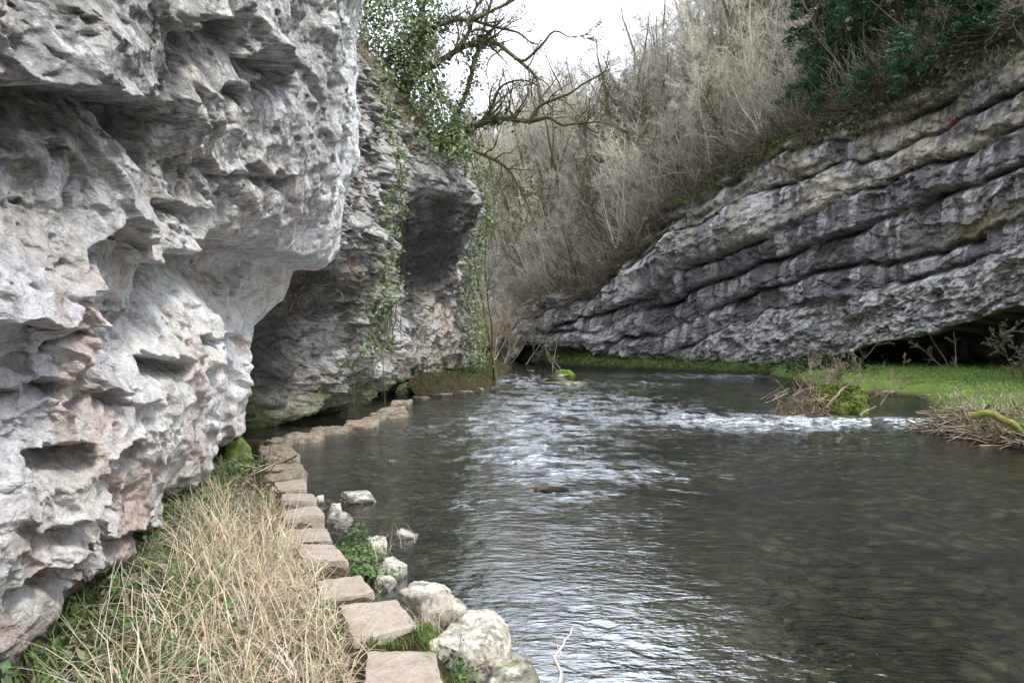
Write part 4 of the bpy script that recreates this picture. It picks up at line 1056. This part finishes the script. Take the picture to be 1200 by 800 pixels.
# ivy, vines and rough grass on the middle cliff
def ivy_patch(label, pts, size, seed, name='ivy', mat='ivy', group=None, jit=.12, stems=True, hue=.1, lo=.6, hi=1.35):
    rng = np.random.default_rng(seed)
    pts = np.array(pts); c = pts.mean(0); q = pts+rng.normal(0, jit, pts.shape)+np.array([jit*.8,-jit*.5,0])
    root = empty(name, c); tag(root, label, 'ivy' if name == 'ivy' else 'plant', group)
    V, Q, ix = leaves(q-c, size, nrm=np.array([[.8,-.6,.3]]), flat=.6, seed=seed)
    mesh_np('foliage', V, Q, M[mat], root, False, rcol(ix, len(pts), seed, lo, hi, hue))
    if stems:
        L = []
        zs = pts[:,2]; order = rng.permutation(len(pts))[:14]
        for k in order:
            p = [pts[k]-c+np.array([.05,-.05,0])]
            for s in range(7): p.append(p[-1]+np.array([rng.normal(0,.05), rng.normal(0,.08), -.22]))
            L.append((np.array(p), np.linspace(.014,.006,8)))
        V, Q = tubes(L); mesh_np('stem', V, Q, M['twig_moss'], root)
    return root
rng = np.random.default_rng(15)
GI = 'ivy growing on the middle cliff'
# top mass of ivy (photo 430-560 x 0-200)
def px_pts(n, poly, Yf, spread_y=.8, rng=rng):
    """points filling a photo region given by (u0,u1) per v rows"""
    out = []
    vs = [p[0] for p in poly]; u0 = [p[1] for p in poly]; u1 = [p[2] for p in poly]
    while len(out) < n:
        v = rng.uniform(vs[0], vs[-1]); a = np.interp(v, vs, u0); b = np.interp(v, vs, u1); u = rng.uniform(a, b)
        out.append(P(u, v, Yf(u, v)+rng.normal(0, spread_y)))
    return out
ivy_patch('thick ivy mass spilling over the top of the middle cliff under the arching tree', px_pts(9000, [(-60,405,560),(0,415,520),(60,418,505),(110,425,520),(150,450,545),(185,505,555)], lambda u, v: 24.0+(560-u)*.01, 1.3), .115, 21, group=GI, lo=.55, hi=1.5)
ivy_patch('ivy hanging from the far edge of the overhang beside the valley', px_pts(2300, [(150,515,560),(200,545,585),(240,556,580),(300,540,565),(360,538,562),(430,548,568)], lambda u, v: 30.5, .8), .12, 22, group=GI)
ivy_patch('ivy strand trailing down the pale pillar between the two cliffs', [on_cliff2(18.8+rng.normal(0,.35), z)+np.array([.08,-.05,0]) for z in rng.uniform(1.0, 8.0, 900)], .10, 23, group=GI, jit=.05, lo=.7, hi=1.6)
ivy_patch('ivy trailing into the dark vertical crack of the middle cliff', [on_cliff2(20.6+rng.normal(0,.2), z)+np.array([.08,-.05,0]) for z in rng.uniform(.8, 5.0, 420)], .11, 24, group=GI, jit=.06)
# rough brown grass on the cliff's crown and ledges
def tufts(name, label, roots, L, W, mat, seed, lean=(.5,.4), bend=(1.2,.5), azc=None, hue=.08, kind=None, cat='grass', per=1, lo=.6, hi=1.3, group=None):
    rng = np.random.default_rng(seed); R = np.repeat(np.array(roots), per, 0); n = len(R)
    R = R+rng.normal(0, .04, R.shape)*(per > 1)
    az = rng.uniform(0, 2*pi, n) if azc is None else azc+rng.normal(0, .7, n)
    V, Q, ix = blades(R, az, np.abs(rng.normal(lean[0], lean[1], n)), L*rng.uniform(.5,1.2,n), W*rng.uniform(.6,1.3,n), rng.normal(bend[0], bend[1], n), 5, seed=seed)
    c = R.mean(0)
    o = mesh_np(name, V, Q, M[mat], None, True, rcol(ix, n, seed+1, lo, hi, hue), loc=c)
    tag(o, label, cat, group, kind); return o
rt = [on_cliff2(y, z) for y, z in zip(rng.uniform(15, 33, 2600), rng.uniform(6.6, 10.5, 2600))]
tufts('rough_grass', 'brown withered grass over the crown of the middle cliff', rt, .5, .022, 'straw', 31, (.9,.4), (1.4,.5), 0.0, kind='stuff', lo=.3, hi=.75)
rt = [on_cliff2(15.9+rng.normal(0,.25), z) for z in rng.uniform(1.9, 3.2, 160)]
tufts('hanging_grass', 'tuft of straw-coloured grass hanging on the pale pillar behind the near cliff', rt, .55, .012, 'straw', 32, (1.2,.3), (1.4,.3), -.6, kind='stuff', lo=.5, hi=1.0)

special_tree('bare_shrub', (-3.3, 25.5, 7.6), 911, 4.2, 5, 'twig_tan', 'tan leafless shrub on the cliff top just behind the arching tree', 'shrub', dens=1.0, r0=.04, rmin=.009, spread=.5)
special_tree('bare_shrub', (-4.4, 26.5, 9.2), 912, 4.2, 5, 'twig_tan', 'tan leafless shrub on the cliff top close against the near cliff', 'shrub', dens=1.0, r0=.04, rmin=.009, spread=.5)
special_tree('bare_shrub', (-2.0, 31.0, 6.4), 913, 3.6, 5, 'twig_tan', 'leafless shrub on the rounded cliff end below the arching branches', 'shrub', dens=1.0, r0=.04, rmin=.009, spread=.5)
for k_, (xx, yy_, lb) in enumerate([(-1.3, 42.5, 'grey twiggy shrub at the water by the left end of the far cliff'), (-.5, 46.0, 'twiggy shrub overhanging the dark hollow at the far bend'), (-2.6, 44, 'bushy leafless shrub behind the slender mossy tree')]):
    special_tree('bare_shrub', (xx, yy_, .3), 921+k_, 3.4, 6, 'twig_tan', lb, 'shrub', dens=1.0, r0=.035, rmin=.012, spread=.6)
# ------------------------------------------------------------------ yew on the far cliff
def yew(name, base, H, R, seed, label, nb=70, lean=-.06):
    rng = np.random.default_rng(seed); root = empty(name, base); tag(root, label, 'tree')
    tr = [grow(rng, (0,0,-.5), (lean,0,1), H*1.0, .22, 10, .04, .03, r_end=.2)]
    p = tr[0][0]; L = []; pts = []; nr = []; nb = int(nb*1.3)
    for k in range(nb):
        t = .04+.94*k/nb; x = t*10; i = min(int(x), 9); f = x-i; s = p[i]*(1-f)+p[i+1]*f
        a = rng.uniform(0, 2*pi); ln = R*(1.05-.55*t)*rng.uniform(.65,1.15)
        q, r = grow(rng, s, (cos(a), sin(a), .0), ln, .05, 8, .08, -.02, .22)
        L.append((q, r))
        sub = branchout(rng, [(q, r)], 12, .34, .6, 5, .10, -.03, (.4,.9), .15, rmin=.010, droop=.12)
        L += sub
        for qq, _ in sub+[(q, r)]:
            for _ in range(48):
                tt = rng.random()*(len(qq)-1); ii = int(tt); ff = tt-ii
                pts.append(qq[ii]*(1-ff)+qq[ii+1]*ff+rng.normal(0, (.10,.10,.035)))
                nr.append((0,0,1.))
    V, Q = tubes(tr, lambda r: 8); mesh_np('trunk', V, Q, M['bark_dark'], root)
    V, Q = tubes(L); mesh_np('branches', V, Q, M['bark_dark'], root)
    pts = np.array(pts); V, Q, ix = leaves(pts, .19, np.array(nr), .45, seed, .35)
    mesh_np('crown', V, Q, M['needle'], root, False, rcol(ix, len(pts), seed, .5, 1.6, .12))
x, y, z = [float(q) for q in hillpt(1060, .3)]
yew('yew_tree', (x, y, z), 9.5, 4.6, 41, 'big dark blue-green yew on top of the far cliff', 60)
x, y, z = [float(q) for q in hillpt(985, 1.5)]
yew('yew_tree', (x, y, z+.3), 7.0, 3.0, 42, 'smaller dark green yew left of the big yew on the far cliff', 40)
x, y, z = [float(q) for q in hillpt(1160, .6)]
yew('yew_tree', (x, y, z), 5.5, 2.6, 43, 'low green yew by the top right corner above the far cliff', 36)
# pale branches hanging before the yew
special_tree('bare_tree', tuple(float(q) for q in hillpt(1010, -.3)), 951, 6.5, 2, 'stick', 'pale bare tree with crooked branches in front of the big yew', dens=.8, r0=.07, lean=(-.45,-.3), rmin=.011, spread=.3)
special_tree('bare_tree', tuple(float(q) for q in hillpt(1120, -.2)), 952, 5.0, 2, 'stick', 'pale leaning bare tree right of the big yew', dens=.7, r0=.06, lean=(-.5,-.3), rmin=.010, spread=.3)
# ivy and rough growth over the cliff edge
def edge_pts(n, u0, u1, rng, below=.9):
    out = []
    for _ in range(n):
        u = rng.uniform(u0, u1); i = int(np.argmin(np.abs(CL3['u']-u))); j = int(339-rng.random()**2.2*below*30)
        out.append(CL3['V'][i, max(j,0)]+rng.normal(0, .08, 3)+np.array([-.1,-.15,.05]))
    return out
r2 = np.random.default_rng(61)
ivy_patch('dark ivy draped over the edge of the far cliff below the big yew', edge_pts(2600, 960, 1110, r2), .16, 62, group='ivy and scrub along the far cliff edge', jit=.15, lo=.35, hi=1.0)
ivy_patch('ivy hanging over the far cliff edge near the top right corner', edge_pts(1800, 1110, 1215, r2), .16, 63, group='ivy and scrub along the far cliff edge', jit=.18, lo=.45, hi=1.2)
ivy_patch('yellow-green mossy growth on the sloping left shoulder of the far cliff', edge_pts(2200, 800, 950, r2, .8), .12, 64, name='moss_clump', mat='moss', group='ivy and scrub along the far cliff edge', jit=.07, stems=False, lo=.35, hi=.9)
rt = edge_pts(2600, 640, 1200, r2, .7)
tufts('rough_grass', 'dull brown grass fringing the top of the far cliff', rt, .6, .03, 'straw', 65, (.9,.4), (1.3,.5), -2.2, kind='stuff', lo=.2, hi=.5)

# ------------------------------------------------------------------ right bank: turf, debris
def surf_pts(V, n, rng, g0=.06, g1=1.0):
    i = rng.integers(0, V.shape[0], n); j = (6+(V.shape[1]-7)*(g0+(g1-g0)*rng.random(n))).astype(int)
    return V[i, j]+rng.normal(0, .06, (n,3))*np.array([1,1,0])
r3 = np.random.default_rng(71)
q = surf_pts(VR, 34000, r3, .04, .75); q = q[(q[:,1] > 17) & (q[:,2] > .14)]
tufts('turf_grass', 'bright green turf of the bank before the cave', q, .09, .022, 'blade', 72, (.3,.3), (.8,.4), kind='stuff', lo=1.5, hi=2.5)
q = surf_pts(VR, 5000, r3, .02, .35); q = q[(q[:,1] > 12) & (q[:,1] < 19.5) & (q[:,0] > 7.5)]
tufts('withered_grass', 'withered pale grass on the bank by the driftwood heap', q, .22, .012, 'straw', 73, (.5,.3), (1.0,.5), kind='stuff', lo=.45, hi=.85)
q = surf_pts(VL, 4200, r3, .05, .8)
tufts('point_grass', 'short green and brown grass on the small point beyond the causeway', q, .16, .018, 'blade', 74, (.4,.3), (.8,.4), kind='stuff', lo=.5, hi=1.1, hue=.35)
q = surf_pts(VF, 7000, r3, .0, .9)
tufts('foot_grass', 'dark green grass and moss along the foot of the far cliff', q, .30, .03, 'blade', 75, (.6,.4), (1.0,.5), kind='stuff', lo=.35, hi=1.1, hue=.25)
# leafy plant at cave mouth
q = np.array([(11.4,31.5,.5)])+r3.normal(0, (.8,.4,.22), (700,3)); q[:,2] = np.abs(q[:,2]-.4)+.4
ivy_patch('dark leafy clump at the left end of the cave mouth', q, .16, 76, name='leafy_plant', mat='leaf', jit=.05, stems=False, lo=.35, hi=.9)
# driftwood heap: every stick its own mesh in one heap of sticks is a heap part
def stick_heap(name, label, area, n, r, L, seed, mat='stick', flat=.3, group=None, cat='driftwood heap'):
    rng = np.random.default_rng(seed); lines = []
    for k in range(n):
        c = area(rng); d = rng.normal(0, 1, 3)*np.array([1,.8,flat]); d /= np.linalg.norm(d)
        l = L*rng.uniform(.4,1.3); p, rr = grow(rng, c-d*l/2, d, l, r*rng.uniform(.5,1.4), 6, .09, 0, r_end=.45)
        lines.append((p, rr))
    V, Q = tubes(lines, lambda r_: 5); c = V.mean(0)
    o = mesh_np(name, V, Q, M[mat], None, True, loc=c); tag(o, label, cat, group, 'stuff'); return o
def heap_area(rng):
    t = rng.random(); e0 = PW(1104,507); e1 = PW(1225,528); p = e0*(1-t)+e1*t
    h = rng.random(); return np.array([p[0]+h*.8+rng.normal(0,.15)-.1, p[1]+h*.8+rng.normal(0,.15),   .02+.5*(1-abs(2*h-1))*rng.random()])
stick_heap('driftwood_heap', 'tangled heap of brown flood-washed sticks at the right edge of the river', heap_area, 420, .016, 1.0, 81)
stick_heap('twig_tangle', 'fine pale twigs tangled over the driftwood heap', heap_area, 520, .007, .8, 82, 'twig_tan', .6, cat='twigs')
p, r = px_line([(1138,487),(1152,483),(1166,486),(1182,497),(1205,510),(1230,520)], 14.2, 13.6, .065, .055)
V, Q = tubes([(p, r)], lambda r: 10); o = mesh_np('mossy_log', V, Q, M['stick_moss'], None, True, loc=V.mean(0)); tag(o, 'bright moss-covered crooked branch lying on the driftwood heap', 'branch')
def tangle2(rng): c = PW(950, 487); return np.array([c[0]+rng.normal(0,.28)-.1, c[1]+.2+rng.normal(0,.3), .02+abs(rng.normal(0,.28))])
stick_heap('twig_tangle', 'small heap of drift twigs caught on the left side of the mossy boulder', tangle2, 110, .010, .7, 83, 'stick', .8, cat='twigs')
p, r = px_line([(968,478),(978,466),(990,455),(1000,444),(1008,438)], 18.6, 19.4, .035, .012)
V, Q = tubes([(p, r)], lambda r: 6); o = mesh_np('dead_branch', V, Q, M['stick'], None, True, loc=V.mean(0)); tag(o, 'pale dead branch leaning on the moss-coated boulder', 'branch')
p, r = px_line([(1008,487),(1015,480),(1026,476)], 18.5, 18.7, .03, .02)
V, Q = tubes([(p, r)], lambda r: 6); o = mesh_np('dead_branch', V, Q, M['stick'], None, True, loc=V.mean(0)); tag(o, 'short dead branch sticking out of the water right of the moss-coated boulder', 'branch')

# ------------------------------------------------------------------ foreground growth
r4 = np.random.default_rng(91)
def bank_pts(n, y0, y1, f0, f1, rng):
    """points on the near bank, f measured from the stone path (0) to the cliff foot (1)"""
    out = []
    while len(out) < n:
        y = y0+(y1-y0)*rng.random()**1.2; xe = np.interp(y, EY, EX)
        xr = xe-1.0 if y < 9 else xe-.75; xl = float(tab(Y1, Z1, T1, np.array([y]), np.array([.4]))[0])-.05
        f = rng.uniform(f0, f1); x = xr+(xl-xr)*f
        out.append((x, y, float(bank_z(np.array(x), np.array(y)))))
    return np.array(out)
path_l = [PW(a, b, .1)[:2] for a, b in [(405,815),(385,760),(362,705),(345,665),(330,635),(326,600),(318,575)]]
pl = np.array(path_l); PLy = pl[:,1]; PLx = pl[:,0]
def bank_pts(n, y0, y1, f0, f1, rng, extra=0.0):
    y = y0+(y1-y0)*rng.random(n)**1.1; xr = np.interp(y, PLy, PLx)+extra
    xl = tab(Y1, Z1, T1, y, np.full(n, .35))
    f = rng.uniform(f0, f1, n); x = xr+(xl-xr)*f
    return np.stack([x, y, bank_z(x, y)], -1)
q = bank_pts(9500, 3.0, 8.0, .0, .68, r4); m = fbm(q[:,0]*3.5, q[:,1]*3.5, 0., 3, 92) > .12; q = q[m]
tufts('dry_grass', 'long straw-coloured dead grass between the near cliff and the stepping stones', q, .42, .0050, 'straw', 93, (.6,.45), (1.6,1.0), kind='stuff', lo=.4, hi=1.35, hue=.07)
q = bank_pts(2600, 3.0, 9.0, .0, .9, r4)
tufts('dry_grass_litter', 'brown matted dead grass lying under the long straw', q, .32, .008, 'straw', 94, (1.2,.3), (.5,.5), kind='stuff', lo=.25, hi=.7, hue=.1)
q = bank_pts(1000, 3.2, 7.0, -.05, .6, r4)
tufts('tall_grass', 'tall arching dry stalks standing above the dead grass', q, .62, .0050, 'straw', 95, (.5,.4), (1.7,1.0), kind='stuff', lo=.8, hi=1.5, hue=.04)
q = bank_pts(2800, 3.0, 11.0, .45, 1.05, r4)
tufts('green_grass', 'fresh green grass under the lip of the near cliff', q, .24, .007, 'blade', 96, (.35,.3), (.9,.5), kind='stuff', lo=.7, hi=1.5)
q = bank_pts(5200, 3.0, 11.0, .35, 1.05, r4); q[:,2] += np.abs(r4.normal(0, .07, len(q)))
V, Q, ix = leaves(q, .045, nrm=np.array([[.1,-.3,1.]]), flat=.6, seed=97)
o = mesh_np('ground_cover', V, Q, M['leaf'], None, False, rcol(ix, len(q), 98, .5, 1.6, .12), loc=q.mean(0)); tag(o, 'small green leaves carpeting the ground beneath the near cliff', 'ground cover', None, 'stuff')
q = bank_pts(3500, 3.4, 8.5, .0, .6, r4); q[:,2] += np.abs(r4.normal(0, .05, len(q)))
V, Q, ix = leaves(q, .04, nrm=np.array([[.1,-.3,1.]]), flat=.6, seed=99)
o = mesh_np('ground_cover', V, Q, M['leaf'], None, False, rcol(ix, len(q), 100, .5, 1.4, .12), loc=q.mean(0)); tag(o, 'scattered green leaves showing through the dead grass', 'ground cover', None, 'stuff')
q = bank_pts(2200, 3.2, 9.0, -.02, .8, r4); q[:,2] += np.abs(r4.normal(0, .06, len(q)))+.01
V, Q, ix = leaves(q, .06, nrm=np.array([[.1,-.3,1.]]), flat=.7, seed=131, aspect=.5)
o = mesh_np('dead_leaves', V, Q, M['twig_brown'], None, False, rcol(ix, len(q), 132, .5, 1.4, .12), loc=q.mean(0)); tag(o, 'brown dead leaves caught in the dry grass', 'dead leaves', None, 'stuff')
q = bank_pts(420, 3.2, 6.8, .0, .6, r4)
tufts('broad_dry_blades', 'broad bent straw blades lying across the dead grass', q, .50, .012, 'straw', 133, (.8,.4), (1.6,.9), kind='stuff', lo=.7, hi=1.35, hue=.06)
# a few tall stalks crossing in front of the near cliff
L = []
for k, (a, b, c_) in enumerate([((98,830),(118,720),(150,640)),((104,830),(128,700),(138,648)),((112,830),(130,740),(158,655)),((150,800),(190,690),(215,600)),((60,840),(80,760),(95,725))]):
    pp = [P(*a, 3.9), P((a[0]+b[0])/2, (a[1]+b[1])/2, 3.95), P(*b, 4.0), P((c_[0]+b[0])/2-2, (c_[1]+b[1])/2, 4.1), P(*c_, 4.2)]
    L.append((np.array(pp), np.linspace(.0035, .0012, 5)))
V, Q = tubes(L); o = mesh_np('dry_stalks', V, Q, M['stick_white'], None, True, loc=V.mean(0)); tag(o, 'thin upright dry stalks crossing the lower edge of the near cliff', 'grass', None, 'stuff')
# plants between stones and boulders
def clump(name, label, u, v, z, n, sx, sy, h, size, seed, mat='leaf', lo=.8, hi=1.6, group=None):
    rng = np.random.default_rng(seed); c = PW(u, v, z)
    root = empty(name, (c[0], c[1], z)); tag(root, label, 'plant', group)
    q = rng.normal(0, 1, (n,3))*np.array([sx,sy,h]); q[:,2] = np.abs(q[:,2])*np.exp(-(q[:,0]/sx)**2*.3)+.01
    V, Q, ix = leaves(q, size, nrm=np.array([[0,-.3,1.]]), flat=.8, seed=seed); mesh_np('foliage', V, Q, M[mat], root, False, rcol(ix, n, seed, lo, hi))
    L = [(np.array([(q[i,0]*.4, q[i,1]*.4, -.03), (q[i,0]*.8, q[i,1]*.8, q[i,2]*.6), q[i]]), np.array([.003,.002,.001])) for i in range(0, n, 6)]
    V, Q = tubes(L); mesh_np('stem', V, Q, M['blade'], root)
    return root
GP = 'green plants beside the stepping stones'
clump('leafy_plant', 'bushy green plant with broad leaves beside the fourth stepping stone', 416, 652, .08, 420, .10, .10, .09, .042, 111, group=GP)
clump('leafy_plant', 'lower bright green leafy plant in front of the bushy one', 424, 671, .06, 360, .13, .10, .05, .034, 112, lo=1.0, hi=1.9, group=GP)
clump('leafy_plant', 'dark green leafy plant beside the nearest stepping stone at the bottom edge', 533, 792, .05, 420, .08, .10, .07, .03, 113, lo=.6, hi=1.3, group=GP)
clump('leafy_plant', 'small green plant left of the second stepping stone from the bottom edge', 395, 745, .08, 160, .05, .08, .05, .03, 114, group=GP)
q = []
for (u, v, n, su, sv) in [(462,690,420,9,10),(440,668,260,16,6),(486,716,160,4,6),(505,745,260,10,8),(508,748,300,6,9),(440,756,160,22,1.0),(386,722,120,5,5),(560,800,260,18,8),(493,675,160,12,6)]:
    for _ in range(n):
        uu = u+r4.normal(0, su); vv = v+r4.normal(0, sv); c = PW(uu, max(vv,600), .16)
        xe = np.interp(c[1], EY, EX); q.append((c[0], c[1], float(bank_z(np.array(c[0]), np.array(c[1])))))
tufts('green_grass', 'short green grass growing between the stepping stones and the boulders', np.array(q), .09, .006, 'blade', 116, (.4,.3), (.9,.5), kind='stuff', lo=.8, hi=1.6, hue=.2)
q = []
for (u, v, n, su, sv) in [(500,738,60,14,6),(560,770,60,20,10),(450,640,40,15,6)]:
    for _ in range(n):
        c = PW(u+r4.normal(0, su), v+r4.normal(0, sv), .1); q.append((c[0], c[1], .08))
tufts('dry_grass', 'few dry blades on the boulders at the water edge', np.array(q), .22, .004, 'straw', 117, (.5,.4), (1.2,.6), kind='stuff', lo=.6, hi=1.2)
# bleached stick in the water at the bottom
p, r = px_line([(646,818),(651,795),(656,770),(662,752),(670,735)], 4.35, 5.0, .012, .005)
V, Q = tubes([(p, r), px_line([(656,768),(653,757),(648,747)], 4.68, 4.75, .004, .002)], lambda r: 6); o = mesh_np('bleached_stick', V, Q, M['stick_white'], None, True, loc=V.mean(0)); tag(o, 'thin bleached stick standing out of the water at the bottom edge', 'stick')
p, r = px_line([(535,714),(545,728),(551,745),(558,775),(566,800)], 5.2, 4.6, .004, .005)
V, Q = tubes([(p, r)]); o = mesh_np('twig', V, Q, M['stick'], None, True, loc=V.mean(0)); tag(o, 'thin brown twig leaning over the biggest pale boulder', 'stick')
# log awash at mid river
c = PW(650, 576); o = boulder('drift_log', (float(c[0]), float(c[1])+.05, .0), (.40, .13, .12), 667, col=(.045,.035,.025), col2=(.13,.10,.075), sub=5, rz=.25, flat=.3); tag(o, 'short dark log stranded in the river below the riffle', 'log')
rock_px('rock', 626, 637, 568, 577, -.02, .14, 665, 'small brown stone at the left end of the stranded dark log', 'rock', RW, col=(.2,.15,.11), col2=(.42,.34,.27), sub=4)
# sticks under the near cliff's end
def dark_area(rng): c = PW(283, 560, .15); return np.array([c[0]+np.clip(rng.normal(0,.3),-.7,.25), c[1]+np.clip(rng.normal(0,.8),-1.2,1.2), .12+abs(rng.normal(0,.12))])
stick_heap('twig_tangle', 'dead brown sticks lying in the shade left of the stepping stones', dark_area, 80, .008, .45, 121, 'stick', .5, cat='twigs')

# ------------------------------------------------------------------ sky, sun, camera
W = bpy.data.worlds.new('World'); scn.world = W; W.use_nodes = True
nt = W.node_tree; nt.nodes.clear(); g = N(nt)
EL, AZ = radians(54), radians(124)          # sun over the right shoulder: azimuth from +Y toward +X
sky = nt.nodes.new('ShaderNodeTexSky'); sky.sky_type = 'NISHITA'; sky.sun_disc = False
sky.sun_elevation = EL; sky.sun_rotation = AZ; sky.air_density = 1.2; sky.dust_density = 3.0
tc = g.n('ShaderNodeTexCoord').outputs['Generated']
cn = g.noise(tc, 2.2, 7, .6, .3, sc=(1,1,2.2))
cf = g.ramp(cn, [(.30, .84), (.62, .96)])
cc = g.mix(cn, (7.6,8.5,10.0), (10.4,11.0,11.8))
c = g.mix(cf, sky.outputs[0], cc)
bg = g.n('ShaderNodeBackground', {'Color': c, 'Strength': .10}); g.n('ShaderNodeOutputWorld', {'Surface': bg.outputs[0]})
sd = bpy.data.lights.new('Sun', 'SUN'); sd.energy = 1.5; sd.angle = radians(12); sd.color = (1, .95, .87)
so = bpy.data.objects.new('Sun', sd); COL.objects.link(so)
from mathutils import Vector
dv = Vector((sin(AZ)*cos(EL), cos(AZ)*cos(EL), sin(EL)))
so.rotation_euler = dv.to_track_quat('Z', 'Y').to_euler(); so.location = (8, -6, 20)

cd = bpy.data.cameras.new('Camera'); co = bpy.data.objects.new('Camera', cd); COL.objects.link(co)
co.location = (0, 0, CH); co.rotation_euler = (radians(90), 0, 0)
cd.sensor_fit = 'HORIZONTAL'; cd.sensor_width = 36; cd.lens = 36*F/1200
cd.shift_y = -(400-HZ)/1200.0
cd.clip_start = .05; cd.clip_end = 1500
scn.camera = co
vs = scn.view_settings; vs.view_transform = 'Standard'; vs.look = 'None'; vs.gamma = 1; vs.exposure = 1.4; vs.use_curve_mapping = False
